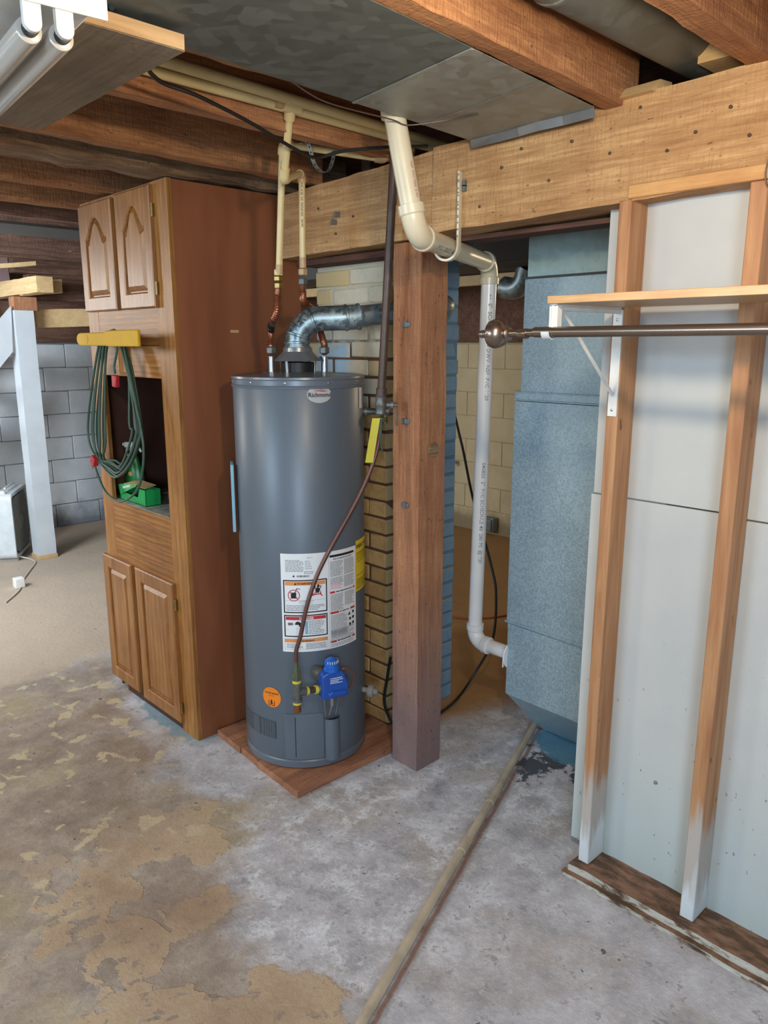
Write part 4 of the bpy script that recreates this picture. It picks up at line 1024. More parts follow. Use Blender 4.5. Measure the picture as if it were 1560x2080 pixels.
# the hook lies across the pipe
hx = Vector((.43, -.90, 0)).normalized()*1.0; hx = Vector((.30, -.95, 0)).normalized(); hw = Vector((.95, .30, 0)).normalized()*.011
vs = []
for t in th:
    for rr_ in (ro, ri):
        for s_ in (-1, 1): vs.append(hc+hx*(rr_*math.cos(t))+up*(rr_*math.sin(t))+hw*s_)
n = len(th); fs = [(0, 1, 3, 2), (4*n-4, 4*n-2, 4*n-1, 4*n-3)]
for i in range(n-1):
    a = 4*i; b = a+4; fs += [(a, a+1, b+1, b), (a+2, b+2, b+3, a+3), (a, b, b+2, a+2), (a+1, a+3, b+3, b+1)]
m.add(vs, fs); part('hook', m, 'pvc_warm', hk)
tp_ = hc+hx*.040; m = MB().obox(tp_+up*.110+hx*.0, (.022, .007, .222), Matrix((hw.normalized(), hx, up)).transposed()); stp = part('strap', m, 'pvc_warm', hk, .001)
m = MB()
for k in range(10): m.obox(tp_+up*(.030+k*.020)-hw.normalized()*.0112, (.0012, .0035, .006), Matrix((hw.normalized(), hx, up)).transposed())
for k in range(5): m.lathe([(.0028, -.0005), (.0028, .0005)], tp_+up*(.05+k*.036)-hw.normalized()*.0114, -hw, 8)
part('strap_hole', m, 'greyink', stp)

# ================================================================ FURNACE / RETURN DUCT
fx = 2.42
fu = thing('furnace_duct', (2.7, 1.5, 0), 'tall blue-grey galvanised furnace plenum behind the white pipe, right of the post', 'furnace')
def xpanel(x, ya, yb, za, zb, d):
    """sheet panel with cross-broken face"""
    cy, cz = (ya+yb)/2, (za+zb)/2
    return MB().add([(x, ya, za), (x, yb, za), (x, yb, zb), (x, ya, zb), (x-d, cy, cz), (3.05, ya, za), (3.05, yb, za), (3.05, yb, zb), (3.05, ya, zb)],
                    [(0, 1, 4), (1, 2, 4), (2, 3, 4), (3, 0, 4), (5, 8, 7, 6), (0, 5, 6, 1), (1, 6, 7, 2), (2, 7, 8, 3), (3, 8, 5, 0)])
part('lower_panel', xpanel(fx, 1.17, 1.804, .205, .528, .001), 'galv', fu, smooth=False)
part('middle_panel', xpanel(fx-.004, 1.165, 1.808, .532, 1.432, .012), 'galv', fu, smooth=False)
part('upper_panel', xpanel(fx+.012, 1.17, 1.793, 1.470, 1.884, .006), 'galv', fu, smooth=False)
part('plenum', MB().box(fx+.016, 3.05, 1.165, 1.785, 1.893, 2.255), 'galv_top', fu, smooth=False, label='smooth teal-grey upper section')
m = MB().box(fx-.012, 3.06, 1.16, 1.814, 1.435, 1.440).box(fx-.006, 3.06, 1.165, 1.808, 1.440, 1.466).box(fx-.012, 3.06, 1.16, 1.814, 1.466, 1.470)
part('drive_cleat', m, 'galv', fu, .001)
part('drive_cleat', MB().box(fx+.004, 3.055, 1.163, 1.800, 1.884, 1.892), 'duct_dark', fu, .001)
part('drive_cleat', MB().box(fx-.010, 3.055, 1.16, 1.815, .526, .534), 'galv', fu, .001)
part('drive_cleat', MB().obox((fx-.006, 1.49, .505), (.002, .62, .022), Matrix.Rotation(.02, 3, 'X')), 'galv', fu)
m = MB().add([(fx+.003, 1.17, .205), (fx+.003, 1.800, .205), (2.60, 1.755, 0.002), (2.60, 1.20, 0.002), (3.04, 1.17, .205), (3.04, 1.80, .205), (2.98, 1.755, .002), (2.98, 1.20, .002)],
             [(0, 1, 2, 3), (4, 7, 6, 5), (1, 5, 6, 2), (0, 3, 7, 4), (2, 6, 7, 3), (0, 4, 5, 1)])
part('tapered_boot', m, 'galv', fu, smooth=False)

# drain pipe along the floor
dpth = [Vector((.45, .94, .016)), Vector((1.044, 1.172, .016)), Vector((1.55, 1.366, .017)), Vector((2.012, 1.541, .016)), Vector((2.586, 1.763, .020))]
dr_ = thing('drain_pipe', (1.5, 1.35, 0), 'thin dirty plastic drain pipe lying across the floor to the furnace', 'pipe')
part('pipe', MB().tube(dpth, .0135, 14), 'pvc_dirty', dr_)
for p, q_ in ((dpth[3], unit(dpth[2], dpth[3])), (dpth[3]-unit(dpth[2], dpth[3])*.30, unit(dpth[2], dpth[3]))):
    part('coupling', MB().tube([p-q_*.035, p+q_*.035], .0165, 14), 'pvc_dirty', dr_)

# ================================================================ FURNACE ROOM BEHIND
ld = single('trunk_duct', MB().box(3.25, 3.85, 2.0, 6.05, 2.06, 2.25), 'duct_dark', (3.5, 4, 2.1), 'dark rectangular trunk duct under the joists in the far room', 'duct', bevel=.004)
single('far_ledger', MB().box(3.72, 3.76, 2.0, 6.05, 1.995, 2.055), 'tan', (3.6, 4, 2.0), 'pale horizontal strip below the dark trunk duct in the far room', 'board', bevel=.002)
m = MB().tube([Vector((3.60, 2.64, 2.055))]+fillet((3.60, 2.64, 2.3), (3.60, 2.655, 1.935), (3.60, 3.0, 2.0), .085, 10)+[Vector((3.60, 2.80, 1.962))], .060, 22)
rv = single('vent_elbow', m, 'flue', (3.60, 2.7, 1.95), 'round galvanised vent elbow high up left of the plenum in the far room', 'flue pipe')
single('outlet_box', MB().box(5.12, 5.19, 4.02, 4.13, .04, .16).box(5.10, 5.125, 4.03, 4.12, .05, .15), 'clip', (5.15, 4.07, .04), 'small grey metal box low on the far cream block wall', 'electrical box', bevel=.004)
single('wall_spigot', MB().lathe([(.012, 0), (.012, .06), (.02, .061), (.02, .075)], (5.19, 4.50, .60), (-1, 0, 0), 12), 'steel', (5.15, 4.5, .6), 'small silver spigot on the far cream block wall', 'tap')
pts = [(2.55, 2.62, 1.75), (2.66, 2.40, 1.45), (2.70, 2.327, 1.217), (2.70, 2.243, .948), (2.70, 2.12, .64), (2.70, 2.087, .50), (2.70, 2.10, .28), (2.64, 2.16, .10), (2.50, 2.15, .02), (2.3, 2.12, .008), (2.17, 2.10, .008)]
single('black_cable', MB().tube(smoothpath(pts, 8), .006, 8), 'black', (2.7, 2.2, .2), 'black cable looping down to the floor behind the white pipe', 'cable')
single('black_cable', MB().tube(smoothpath([(2.112, 2.185, .34), (2.098, 2.19, .25), (2.085, 2.195, .14), (2.10, 2.17, .055), (2.115, 2.12, .02), (2.14, 2.10, .008), (2.17, 2.10, .008)], 8), .006, 8), 'black', (2.1, 2.18, 0), 'short black cable hanging between chimney bricks and timber post', 'cable')
single('orange_cord', MB().tube(smoothpath([(3.3, 3.05, .006), (3.4, 2.85, .006), (3.6, 2.72, .006), (3.9, 2.7, .006)], 8), .006, 8), plain('orange_rubber', '#b4562a', .5), (3.5, 2.8, 0), 'short length of orange cord on the far brown floor', 'cord')

# ================================================================ TALL CABINET
CX = 1.455; CY0, CY1, CZ1 = 2.683, 3.450, 2.237
cab = thing('tall_cabinet', (1.75, 3.07, 0), 'tall oak pantry cabinet with arched upper doors, open niche and brown side', 'cabinet')
part('side_panel', MB().box(CX+.019, 2.055, CY0-.003, CY0+.014, 0, CZ1-.002), 'side', cab, .001, label='plain red-brown laminate side')
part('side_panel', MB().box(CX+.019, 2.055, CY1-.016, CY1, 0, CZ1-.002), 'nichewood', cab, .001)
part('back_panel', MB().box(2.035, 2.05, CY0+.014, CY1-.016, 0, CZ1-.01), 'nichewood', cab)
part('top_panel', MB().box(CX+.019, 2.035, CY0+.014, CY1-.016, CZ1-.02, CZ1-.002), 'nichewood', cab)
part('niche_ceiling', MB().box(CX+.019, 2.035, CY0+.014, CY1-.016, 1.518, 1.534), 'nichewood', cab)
part('niche_floor', MB().box(CX+.004, 2.035, CY0+.014, CY1-.016, .930, .950), 'marble', cab, .002, label='mottled grey-white shelf')
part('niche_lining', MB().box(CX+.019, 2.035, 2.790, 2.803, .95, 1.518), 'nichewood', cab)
# face frame
part('stile', MB().box(CX, CX+.019, CY0-.004, 2.806, .0, CZ1).box(CX+.0, CX+.019, 2.806, 2.8065, 0, .01), 'oak', cab, .0015)
part('stile', MB().box(CX, CX+.019, 3.345, CY1, .095, CZ1), 'oak', cab, .0015)
part('rail', MB().box(CX+.0008, CX+.019, 2.806, 3.345, 1.642, 1.80), 'oak_h', cab, .001)
part('rail', MB().box(CX+.0002, CX+.019, 2.806, 3.345, 1.514, 1.640), 'oak_h', cab, .001)
part('rail', MB().box(CX, CX+.019, 2.806, 3.345, .640, .948), 'oak_h', cab, .001, label='wide plain oak panel')
part('rail', MB().box(CX+.001, CX+.019, 2.806, 3.345, 2.20, CZ1), 'oak_h', cab, .001)
part('rail', MB().box(CX+.001, CX+.019, 2.806, 3.345, .095, .14), 'oak_h', cab, .001)
part('mullion', MB().box(CX+.001, CX+.019, 3.06, 3.13, 1.80, 2.20), 'oak', cab, .001)
part('mullion', MB().box(CX+.001, CX+.019, 3.115, 3.19, .14, .64), 'oak', cab, .001)
part('toe_kick', MB().box(CX+.006, CX+.019, 2.70, CY1-.10, 0, .094), 'nichewood', cab, .001)
part('wood_scrap', MB().box(CX-.012, CX-.0005, 3.075, 3.155, 1.530, 1.630), 'oak', cab, .002, label='small oak patch under the hook')
part('side_label', MB().box(1.700, 1.738, CY0-.0038, CY0-.003, 1.692, 1.702), 'tan', cab)
def door(name, ya, yb, za, zb, arch, hinge_y):
    W_, H_ = yb-ya, zb-za; st_, rl = .055, .060
    nb, ns, nt = 6, 10, 36
    il, ir, ib, it = st_, W_-st_, rl, H_-rl-arch
    def contour(ins):
        L_, R_, B_, T_ = il+ins, ir-ins, ib+ins, it-ins*.9
        P = [(L_+(R_-L_)*i/nb, B_) for i in range(nb)] + [(R_, B_+(T_-B_)*i/ns) for i in range(ns)]
        for i in range(nt):
            t = i/nt; u = abs(2*t-1)
            if arch: h = arch*(0 if u > .86 else (.5+.5*math.cos(math.pi*u/.86))**.62)
            else: h = 0
            P.append((R_-(R_-L_)*t, T_+h))
        P += [(L_, T_-(T_-B_)*i/ns) for i in range(ns)]
        return P
    def outer(ins):
        L_, R_, B_, T_ = ins, W_-ins, ins, H_-ins
        return [(L_+(R_-L_)*i/nb, B_) for i in range(nb)]+[(R_, B_+(T_-B_)*i/ns) for i in range(ns)]+[(R_-(R_-L_)*i/nt, T_) for i in range(nt)]+[(L_, T_-(T_-B_)*i/ns) for i in range(ns)]
    loops = [(outer(0), -.0185), (outer(0), -.004), (outer(.005), 0), (contour(-.006), 0), (contour(-.002), -.003), (contour(0), -.004), (contour(.001), -.013)]
    xf = CX-.0195
    def mk(loops, cap):
        m = MB(); n = len(loops[0][0]); vs = []
        for P, d in loops: vs += [(xf-d, yb-u, za+v) for u, v in P]       # u to the right as seen
        fs = [(j*n+i, j*n+(i+1) % n, (j+1)*n+(i+1) % n, (j+1)*n+i) for j in range(len(loops)-1) for i in range(n)]
        if cap: fs += [tuple(range((len(loops)-1)*n, len(loops)*n))]
        return m.add(vs, fs)
    fr = part('door', mk(loops, False), 'oak_door', cab, smooth=False)
    fr.name = 'door'
    pn = part('door_panel', mk([(contour(.001), -.013), (contour(.006), -.013), (contour(.024), -.0025), (contour(.0255), -.0020)], True), 'oak_door', fr, smooth=False)
    for hz in (za+.07, zb-.09):
        hy = hinge_y; m = MB().lathe([(.0045, -.024), (.0045, .024)], (xf-.001+.010, hy, hz), (0, 0, 1), 10)
        for q_ in (-.022, -.009, .004, .017): m.lathe([(.0055, 0), (.0055, .005)], (xf+.009, hy, hz+q_), (0, 0, 1), 10)
        part('hinge', m, 'brass', fr)
    return fr
door('door', 3.118, 3.432, 1.785, 2.222, .085, 3.436)
door('door', 2.785, 3.078, 1.785, 2.226, .085, 2.780)
door('door', 3.175, 3.468, .052, .672, 0, 3.472)
door('door', 2.792, 3.135, .045, .674, 0, 2.787)

# contents of the niche
bt = thing('spray_bottle', (1.58, 3.365, .951), 'green cleaner spray bottle with white trigger standing in the niche', 'bottle')
bx, by, bz = 1.580, 3.365, .951
m = MB(); prof = [(.036, .018, 0), (.044, .026, .004), (.046, .027, .03), (.046, .027, .085), (.040, .024, .110), (.028, .019, .150), (.020, .015, .180), (.0135, .0135, .192), (.0135, .0135, .205)]
vd = Vector((.6, -.8, 0)).normalized(); vt = Vector((.8, .6, 0)).normalized(); vs = []; n = 24
for a_, b_, h in prof:
    for i in range(n): t = 2*math.pi*i/n; vs.append(Vector((bx, by, bz+h))+vd*(a_*math.cos(t))+vt*(b_*math.sin(t)))
m.add(vs, [(j*n+i, j*n+(i+1) % n, (j+1)*n+(i+1) % n, (j+1)*n+i) for j in range(len(prof)-1) for i in range(n)]+[tuple(range(n))[::-1], tuple(range((len(prof)-1)*n, len(prof)*n))])
part('bottle_body', m, 'green', bt)
B0 = Vector((bx, by, bz))
m = MB().lathe([(.016, .196), (.017, .200), (.016, .222), (.011, .224)], B0, up, 18)
m.obox(B0+up*.238-vd*.008, (.066, .020, .026), Matrix((vd, vt, up)).transposed()); m.tube([B0+up*.240-vd*.036, B0+up*.239-vd*.052], .008, 12)
tr_ = part('spray_head', m, 'white', bt, .005)
m = MB().tube(smoothpath([B0+up*.232-vd*.024, B0+up*.212-vd*.034, B0+up*.185-vd*.030], 5), .0042, 8); part('trigger', m, 'white', tr_)
m = MB().tube([B0+up*.238+vd*.022, B0+up*.205+vd*.040], .006, 8); part('grip_tail', m, 'white', tr_)
def flatplate(c, w, h, r_=0):
    c = Vector(c); return [c-vd*w/2-up*h/2, c+vd*w/2-up*h/2, c+vd*w/2+up*h/2, c-vd*w/2+up*h/2]
m = MB().add(flatplate(B0-vt*.0278+up*.05+vd*.004, .056, .022), [(0, 1, 2, 3)]); part('bottle_label', m, 'greenlabel', bt, smooth=False)
m = MB().add([B0-vt*.0272+up*.105-vd*.008+(vd*math.cos(t*R(30))+up*math.sin(t*R(30)))*.011 for t in range(12)], [tuple(range(12))]); part('round_emblem', m, 'orangeink', bt, smooth=False)
m = MB()
for k, (w_, z_) in enumerate(((.040, .056), (.044, .050), (.030, .044))): m.add(flatplate(B0-vt*.0284+up*z_+vd*.004, w_, .0026), [(0, 1, 2, 3)])
part('label_print', m, 'whiteink', bt, smooth=False)
gx = thing('green_carton', (1.52, 3.21, .951), 'open bright green cardboard tray with flaps lying in front of the spray bottle', 'box')
m = MB(); X0, X1, Y0, Y1, Z0, Z1, t_ = 1.487, 1.560, 3.080, 3.332, .9515, 1.022, .002
m.box(X0, X1, Y0, Y1, Z0, Z0+t_).box(X1-t_, X1, Y0, Y1, Z0, Z1).box(X0, X1, Y0, Y0+t_, Z0, Z1).box(X0, X1, Y1-t_, Y1, Z0, Z1)
m.prism([(Y0, Z0), (Y1, Z0), (Y1, Z1), (Y1-.015, Z1), (Y1-.03, Z0+.036), (Y0+.075, Z0+.030), (Y0+.055, Z1), (Y0, Z1)], 'x', X0, X0+t_)
part('tray', m, 'greencard', gx)
m = MB().add([(X0+.01, Y0+.02, Z1+.004), (X1-.004, Y0+.03, Z1+.012), (X1-.002, Y1-.05, Z1+.016), (X0+.006, Y1-.03, Z1+.002), (X0+.01, Y0+.02, Z1+.0055), (X1-.004, Y0+.03, Z1+.0135), (X1-.002, Y1-.05, Z1+.0175), (X0+.006, Y1-.03, Z1+.0035)],
   [(0, 1, 2, 3), (7, 6, 5, 4), (0, 4, 5, 1), (1, 5, 6, 2), (2, 6, 7, 3), (3, 7, 4, 0)]); part('flap', m, 'tan', gx, label='tan inner flap')
m = MB().add([(X0-.006, Y1, Z0+.068), (X0-.002, Y1-.005, Z0+.02), (X0-.012, Y1-.10, Z0+.052), (X0-.006, Y1-.17, Z0+.078), (X0+.02, Y1-.14, Z0+.084)], [(0, 1, 2, 3, 4)]); part('flap', m, 'greencard', gx)
m = MB()
for k in range(5): m.box(X0-.0008, X0-.0002, Y1-.055-k*.011, Y1-.047-k*.011, Z0+.052, Z0+.062) if False else m.add([(X0-.0125+.001*k, Y1-.060-k*.013, Z0+.058+.003*k), (X0-.0125+.001*k, Y1-.069-k*.013, Z0+.058+.003*k), (X0-.0125+.001*k, Y1-.069-k*.013, Z0+.068+.003*k), (X0-.0125+.001*k, Y1-.060-k*.013, Z0+.068+.003*k)], [(0, 1, 2, 3)])
part('white_print', m, 'whiteink', gx, smooth=False)

# yellow cord hook on the cabinet rail
hg = thing('cord_hook', (1.44, 3.12, 1.64), 'bright yellow two-winged plastic hook screwed to the cabinet face', 'hook')
def wing(ya, yb, za, zb, xa, xb, nm):
    h = (zb-za)/2; P = [(ya, za), (ya, zb)]; yc = yb-h*1.6
    P += [(yc+h*1.6*math.sin(math.pi*i/14), (za+zb)/2+h*math.cos(math.pi*i/14)) for i in range(15)]
    return part(nm, MB().prism(P, 'x', xa, xb), 'yellow', hg, .004)
w1 = wing(2.745, 3.060, 1.638, 1.700, 1.336, 1.350, 'hook_plate')
part('wing_strut', MB().box(1.349, 1.366, 2.96, 3.04, 1.648, 1.690), 'yellow', hg, .002)
w2 = wing(3.035, 3.375, 1.640, 1.694, 1.362, 1.378, 'hook_plate')
part('boss', MB().lathe([(.018, 0), (.018, .0015), (.015, .0022)], (1.3622, 3.27, 1.667), (-1, 0, 0), 24), 'yellow', w2)
part('hook_arm', MB().box(1.372, 1.4545, 3.02, 3.20, 1.655, 1.668), 'yellow', hg, .003)
part('hook_base', MB().box(1.447, 1.4550, 2.98, 3.24, 1.640, 1.700), 'yellow', hg, .002)

# coiled extension cord over the hook
ec_ = thing('extension_cord', (1.40, 3.12, 1.1), 'coiled dark green extension cord hanging from the yellow hook', 'cord')
rg = random.Random(11)
for k in range(8):
    f = k/7; L_ = 3.372-.12*f+rg.uniform(-.01, .01); Rr = 2.868+.13*f+rg.uniform(-.01, .01); zb = 1.075+.075*f+rg.uniform(-.01, .01); xx = 1.398+.030*((k*3) % 8)/8
    if k == 7: zb, Rr = 1.10, 2.93
    P = [(xx, 3.115-.02*f, 1.686+.018*math.sin(f*9)), (xx-.004, 3.195-.03*f, 1.668), (xx-.012, 3.245-.05*f, 1.58), (xx-.012, L_, 1.34), (xx-.012, L_+.018, 1.22), (xx-.008, 3.325-.02*f, 1.145),
         (xx-.008, 3.22-.03*f, zb+.012), (xx-.010, 3.115-.03*f+.02, zb+.005), (xx-.014, 3.00+.015*f, zb+.07+.02*f), (xx-.014, (Rr+2.96)/2-.012, zb+.17), (xx-.014, Rr, 1.33), (xx-.012, 2.945+.02*f, 1.52), (xx-.008, 3.01+.02*f, 1.645), (xx-.002, 3.05, 1.68)]
    part('cord_loop', MB().tube(smoothpath(P, 7, True), .0052, 8), 'cord' if k % 4 else 'cord', ec_)
P = [(1.392, 3.35, 1.165), (1.386, 3.345, 1.11), (1.384, 3.27, 1.02), (1.384, 3.18, .987), (1.384, 3.08, .990), (1.384, 2.95, 1.05), (1.384, 2.885, 1.13), (1.384, 2.855, 1.24), (1.386, 2.88, 1.36), (1.388, 2.93, 1.50), (1.395, 2.99, 1.64)]
part('cord_loop', MB().tube(smoothpath(P, 8), .0052, 8), 'cord', ec_)
part('cord_loop', MB().tube(smoothpath([(1.40, 3.06, 1.685), (1.392, 3.05, 1.62), (1.388, 3.075, 1.56), (1.386, 3.068, 1.53)], 6), .0052, 8), 'cord', ec_)
m = MB().obox((1.386, 3.068, 1.498), (.022, .036, .05), Matrix.Rotation(.05, 3, 'X')); part('red_plug', m, 'red', ec_, .005, label='red socket end of the cord')
m = MB().obox((1.382, 3.335, 1.138), (.024, .036, .038), Matrix.Rotation(.5, 3, 'X')).tube([(1.382, 3.352, 1.125), (1.380, 3.372, 1.110)], .003, 6).tube([(1.382, 3.345, 1.118), (1.380, 3.362, 1.100)], .003, 6)
part('red_plug', m, 'red', ec_, .003, label='red pronged plug end')

# ================================================================ SHELF, BRACKET, ROD
sh_ = single('wall_shelf', MB().box(1.600, 1.9195, -1.2, 1.112, 1.7435, 1.7620), 'shelf', (1.76, 0, 1.745), 'long light oak laminate shelf on white brackets against the studs', 'shelf', bevel=.0012)
def bracket(y, label):
    b = thing('shelf_bracket', (1.90, y, 1.45), label, 'bracket')
    part('wall_plate', MB().box(1.9155, 1.9198, y-.014, y+.014, 1.452, 1.738), 'white', b, .0012)
    part('arm', MB().box(1.612, 1.918, y-.009, y+.009, 1.7385, 1.7432).box(1.615, 1.918, y-.009, y-.0075, 1.728, 1.739).box(1.615, 1.918, y+.0075, y+.009, 1.728, 1.739), 'white', b)
    part('brace', MB().bar((1.650, y, 1.733), (1.9150, y, 1.510), .008, .006, up=(0, 1, 0)), 'white', b, .001)
    part('drop', MB().box(1.612, 1.634, y-.012, y+.012, 1.682, 1.742).box(1.609, 1.613, y-.004, y+.004, 1.684, 1.74), 'white', b, .002)
    m = MB(); n = 14; vs = []
    for i in range(n+1):
        t = R(178+i*190/n)
        for rr_ in (.0150, .0185): 
            for s_ in (-.011, .011): vs.append((1.615+rr_*math.cos(t), y+.012+s_, 1.677+rr_*math.sin(t)))
    fs = [(0, 1, 3, 2), (4*n, 4*n+2, 4*n+3, 4*n+1)]
    for i in range(n): a = 4*i; c = a+4; fs += [(a, a+1, c+1, c), (a+2, c+2, c+3, a+3), (a, c, c+2, a+2), (a+1, a+3, c+3, c+1)]
    m.add(vs, fs); part('rod_cradle', m, 'whiteplastic', b)
    m = MB()
    for z_ in (1.712, 1.470): m.lathe([(.0045, -.001), (.0042, .001), (.002, .0016)], (1.9153, y, z_), (-1, 0, 0), 10)
    part('screw_head', m, 'steel', b)
bracket(1.102, 'white steel shelf bracket on the leftmost stud, holding the rod')
bracket(.02, 'white steel shelf bracket further right, outside the picture')
ro_ = thing('closet_rod', (1.615, .3, 1.66), 'brushed bronze rod with ball finial hanging below the shelf', 'rod')
part('rod', MB().tube([(1.615, -1.1, 1.679), (1.615, 1.155, 1.677)], .0128, 20), 'bronze', ro_)
part('inner_rod', MB().tube([(1.615, 1.10, 1.677), (1.615, 1.235, 1.675)], .0100, 20), 'bronze', ro_)
F0 = Vector((1.615, 1.232, 1.674))
part('rod_collar', MB().lathe([(.0125, -.055), (.0125, -.03), (.0115, -.028)], F0, (0, 1, 0), 20), 'bronze', ro_)
fin = part('finial', MB().lathe([(.012, -.002), (.015, 0), (.019, .004), (.014, .010), (.013, .014), (.020, .018), (.030, .024), (.0355, .036), (.0375, .048), (.035, .056), (.026, .063), (.012, .067), (.006, .069), (.005, .078), (.008, .081), (.0105, .087), (.0105, .092), (.008, .098), (.002, .101)], F0, (0, 1, 0), 32), 'bronze', ro_)
# wire hanging from the top plate
single('thin_wire', MB().tube(smoothpath([(1.915, .742, 2.20), (1.912, .742, 2.10), (1.910, .750, 2.03), (1.910, .742, 2.0), (1.911, .733, 2.03), (1.913, .735, 2.10)], 6), .0016, 6), 'iron', (1.915, .74, 2.1), 'loop of thin twisted wire hanging off the beam over the right stud', 'wire')

# ================================================================ CEILING BOARD AND FLUORESCENT FIXTURE
single('ceiling_board', rough(.16, .845, 1.452, 2.222, (2.203, 2.203), (2.233, 2.233), 'y', .05, .0015, 9), 'soffit', (.5, 1.8, 2.2), 'wide rough grey-brown board fixed flat under the joists behind the light fixture', 'board')
part('board_edge', rough(.162, .843, 1.4490, 1.4535, (2.2045, 2.2045), (2.2315, 2.2315), 'y', .002, .0006, 9, 24), 'soffit_edge', bpy.data.objects['ceiling_board'], label='pale sawn end')
lf = thing('light_fixture', (.5, 1.8, 2.14), 'white twin-tube fluorescent fixture, unlit, at the upper left corner', 'light fixture')
fd = Vector((.085, .996, 0)).normalized(); fs_ = Vector((.996, -.085, 0)).normalized(); FM = Matrix((fs_, fd, up)).transposed()
f0 = Vector((.500, 1.255, 0)); Lf = 1.18
part('housing', MB().obox(f0+fd*(Lf/2)+up*2.172, (.155, Lf, .050), FM), 'white', lf, .004)
part('end_plate', MB().obox(f0-fd*.006+up*2.165, (.185, .006, .062), FM), 'white', lf, .002)
for k, s_ in enumerate((-.018, .028)):
    for e in (0, Lf):
        c = f0+fs_*s_+fd*e
        P = [(-.013, .03), (.013, .03), (.013, -.004)]+[(.013*math.cos(t*math.pi/8), -.026+.0-.013*math.sin(t*math.pi/8)) for t in range(0, 9)]+[(-.013, -.004)]
        m = MB(); k2 = len(P); vs = [c+fs_*p+up*(2.135+q_)+fd*dd_ for dd_ in (-.004, .008) for p, q_ in P]
        m.add(vs, [tuple(range(k2))[::-1], tuple(range(k2, 2*k2))]+[(i, (i+1) % k2, k2+(i+1) % k2, k2+i) for i in range(k2)])
        part('lamp_holder', m, 'white', lf, .001)
    a = f0+fs_*s_+up*2.105
    tb = part('fluorescent_tube', MB().lathe([(.014, .018), (.0185, .020), (.0190, .024), (.0190, Lf-.024), (.0185, Lf-.02), (.014, Lf-.018)], a, fd, 28), 'tube', lf)
    part('tube_cap', MB().lathe([(.0115, .006), (.0115, .019), (.0132, .020)], a, fd, 20), 'darkmetal', tb)
    part('tube_cap', MB().lathe([(.0132, Lf-.02), (.0115, Lf-.019), (.0115, Lf-.006)], a, fd, 20), 'whiteplastic', tb)
# the bulb that lights this end of the room, just out of the picture
lb = thing('ceiling_bulb', (.85, .52, 2.13), 'bare warm light bulb in a white porcelain holder, above the picture', 'light bulb')
part('porcelain_holder', MB().lathe([(.03, .10), (.055, .12), (.055, .135)], (.85, .52, 2.13), up, 24, cap=False), 'white', lb)

# ================================================================ FAR LEFT OF THE ROOM
lp = thing('white_post', (2.05, 6.06, 0), 'square white-painted timber post near the far left wall', 'post')
part('shaft', rough(1.983, 2.118, 5.995, 6.13, (.03, 0), (1.885, 0), 'z', .1, .002, 21, 4), 'whitewood', lp)
part('foot', MB().box(1.975, 2.125, 5.988, 6.138, 0, .032), 'tan', lp, .003)
part('cap_block', MB().box(1.995, 2.160, 6.02, 6.13, 1.885, 1.985), 'post', lp, .003)
def bd(name, x0, x1, y0, y1, za, zb, mat, lab_, cat='board', tilt=0, amp=.003, sd=0):
    m = rough(x0, x1, (y0, y0), y1-y0, (za, za+tilt), (zb, zb+tilt), 'x', .08, amp, sd); return single(name, m, mat, ((x0+x1)/2, y0, za), lab_, cat)
single('cross_beam', rough(1.999, 2.11, 5.55, 6.9, (1.992, 1.992), (2.10, 2.10), 'y', .08, .003, 31), 'lightwood', (2.05, 6.2, 2.0), 'pale lumber beam end resting on top of the white post', 'beam')
bd('pale_board', 2.02, 2.31, 5.90, 5.95, 1.985, 2.085, 'lightwood', 'pale board fixed across the face of the white post head', sd=32, tilt=.03)
bd('pale_board', 1.60, 2.12, 5.86, 5.90, 2.125, 2.155, 'lightwood', 'thin pale board slanting above the white post at far left', sd=33, tilt=.07)
bd('pale_board', 2.165, 3.4, 6.10, 6.14, 1.765, 1.90, 'lightwood', 'pale horizontal board running from the white post behind the cabinet', sd=34, tilt=.05)
bd('dark_timber', 2.08, 3.6, 6.20, 6.32, 2.17, 2.32, 'joist_dark', 'dark old timber beam high at far left, upper one', 'beam', sd=35)
bd('dark_timber', 2.20, 3.6, 6.25, 6.37, 1.97, 2.165, 'joist_dark', 'dark old timber beam high at far left, lower one', 'beam', sd=36, tilt=.03)
bd('red_brown_board', 1.2, 2.075, 6.30, 6.33, 2.06, 2.36, 'post', 'red-brown board above the stairs at far left edge', sd=37)
single('far_duct', MB().box(.2, 4.6, 4.22, 4.62, 2.235, 2.249), 'duct_dark', (2.4, 4.4, 2.24), 'flat dark duct panel crossing under the joists at far left', 'duct', bevel=.002)
single('white_cable', MB().tube(smoothpath([(.9, 6.0, 2.36), (1.5, 6.0, 2.33), (1.93, 6.0, 2.31), (2.05, 6.0, 2.295), (2.25, 6.0, 2.30), (2.51, 6.0, 2.325), (2.9, 6.0, 2.37)], 6), .006, 8), 'cordlight', (2.0, 6.0, 2.3), 'thin white cable strung below the duct at far left', 'cable')
st_ = thing('stair_stringer', (1.2, 6.05, 0), 'white-painted diagonal stair stringer left of the white post', 'stairs')
part('stringer', MB().prism([(1.975, 1.913), (1.955, 1.590), (.55, -.0), (.30, -.0), (.30, .05)], 'y', 6.02, 6.055), 'whitewood', st_, .002)
part('stringer', MB().prism([(1.975, 1.913), (1.955, 1.590), (.55, -.0), (.30, -.0), (.30, .05)], 'y', 6.62, 6.655), 'whitewood', st_, .002)
for k in range(8): part('tread', MB().box(.36+k*.19, .62+k*.19, 6.055, 6.62, .155+k*.20, .185+k*.20), 'whitewood', st_, .002)
single('teal_panel', MB().box(1.3, 1.982, 6.70, 6.72, 1.90, 2.20), 'tealpaint', (1.7, 6.7, 1.9), 'pale teal painted panel glimpsed above the stairs at left edge', 'panel')

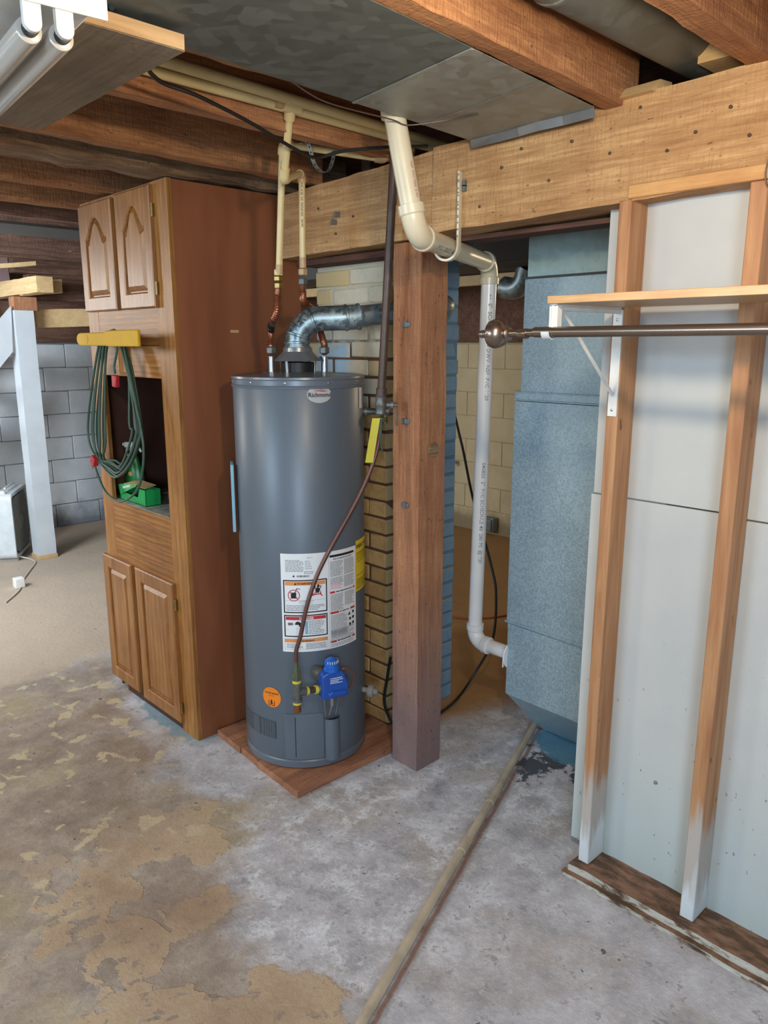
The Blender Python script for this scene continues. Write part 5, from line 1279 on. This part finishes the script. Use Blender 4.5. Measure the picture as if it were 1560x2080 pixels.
# box fan
fn = thing('box_fan', (1.72, 6.2, 0), 'white plastic box fan standing on the floor by the white post', 'fan')
gd = Vector((.52, .86, 0)).normalized(); gn = Vector((.86, -.52, 0)).normalized(); g0 = Vector((1.838, 6.05, 0)); FW, FH, FT = .50, .53, .13
FMx = Matrix((gd, gn, up)).transposed()
def fp(u, d, v): return g0+gd*u+gn*d+up*v
m = MB(); rr = .045; P = []
for cx_, cy_, a0_ in ((FW-rr, .02+rr, -90), (FW-rr, FH-rr, 0), (rr, FH-rr, 90), (rr, .02+rr, 180)):
    P += [(cx_+rr*math.cos(R(a0_+i*15)), cy_+rr*math.sin(R(a0_+i*15))) for i in range(7)]
n = len(P); inn = [((u-FW/2)*.90+FW/2, (v-FH/2-.01)*.90+FH/2+.01) for u, v in P]
vs = [fp(u, -FT, v) for u, v in P]+[fp(u, 0, v) for u, v in P]+[fp(u, 0, v) for u, v in inn]+[fp(u, -.02, v) for u, v in inn]
m.add(vs, [(j*n+i, j*n+(i+1) % n, (j+1)*n+(i+1) % n, (j+1)*n+i) for j in range(3) for i in range(n)]+[tuple(range(n))[::-1]])
part('housing', m, 'whiteplastic', fn)
m = MB().add([fp(u, -.045, v) for u, v in inn], [tuple(range(n))]); part('fan_back', m, 'darkmetal', fn)
for k in range(21):
    u = .035+k*.0215; h = (FH/2-.035)*min(1, (1-((u-FW/2)/(FW/2))**8)); part('grille_slat', MB().obox(fp(u, -.006, FH/2+.01), (.004, .010, 2*h-.03), FMx), 'greyplastic', fn)
part('grille_hub', MB().lathe([(.065, -.012), (.065, 0), (.050, .006), (.01, .008)], fp(FW/2, 0, FH/2+.01), gn, 28), 'greyplastic', fn)
for k in range(3):
    part('fan_blade', MB().obox(fp(FW/2, -.03, FH/2+.01)+(gd*math.cos(R(20+120*k))+up*math.sin(R(20+120*k)))*.12, (.15, .004, .09), Matrix((gd*math.cos(R(20+120*k))+up*math.sin(R(20+120*k)), (gn+.0*gd), -gd*math.sin(R(20+120*k))+up*math.cos(R(20+120*k)))).transposed()), 'greyplastic', fn)
for u in (.02, .06): part('foot', MB().obox(fp(.06+(u > .03)*(FW-.12), -FT/2, .010), (.05, FT, .020), FMx), 'greyplastic', fn, .002)
part('control_knob', MB().lathe([(.022, 0), (.020, .022), (.012, .026)], fp(.05, -.065, FH-.001), up, 20), 'white', fn)
part('carry_handle', MB().tube(fillet(fp(.10, -.065, FH-.005), fp(.12, -.065, FH+.03), fp(.2, -.065, FH+.03), .02)+fillet(fp(.2, -.065, FH+.03), fp(.38, -.065, FH+.03), fp(.40, -.065, FH-.005), .02), .008, 8), 'white', fn)
single('fan_cord', MB().tube(smoothpath([(1.87, 6.10, .03), (1.93, 6.04, .008), (1.93, 5.93, .006), (1.83, 5.75, .006), (1.70, 5.52, .006), (1.60, 5.30, .006), (1.45, 5.1, .006)], 8), .005, 8), 'cordlight', (1.85, 5.8, 0), 'white power cord of the fan trailing over the floor', 'cord')
single('plug_box', MB().box(1.60, 1.665, 5.36, 5.42, 0, .07), 'white', (1.63, 5.39, 0), 'small white plastic box on the floor at the left edge', 'plug', bevel=.006)
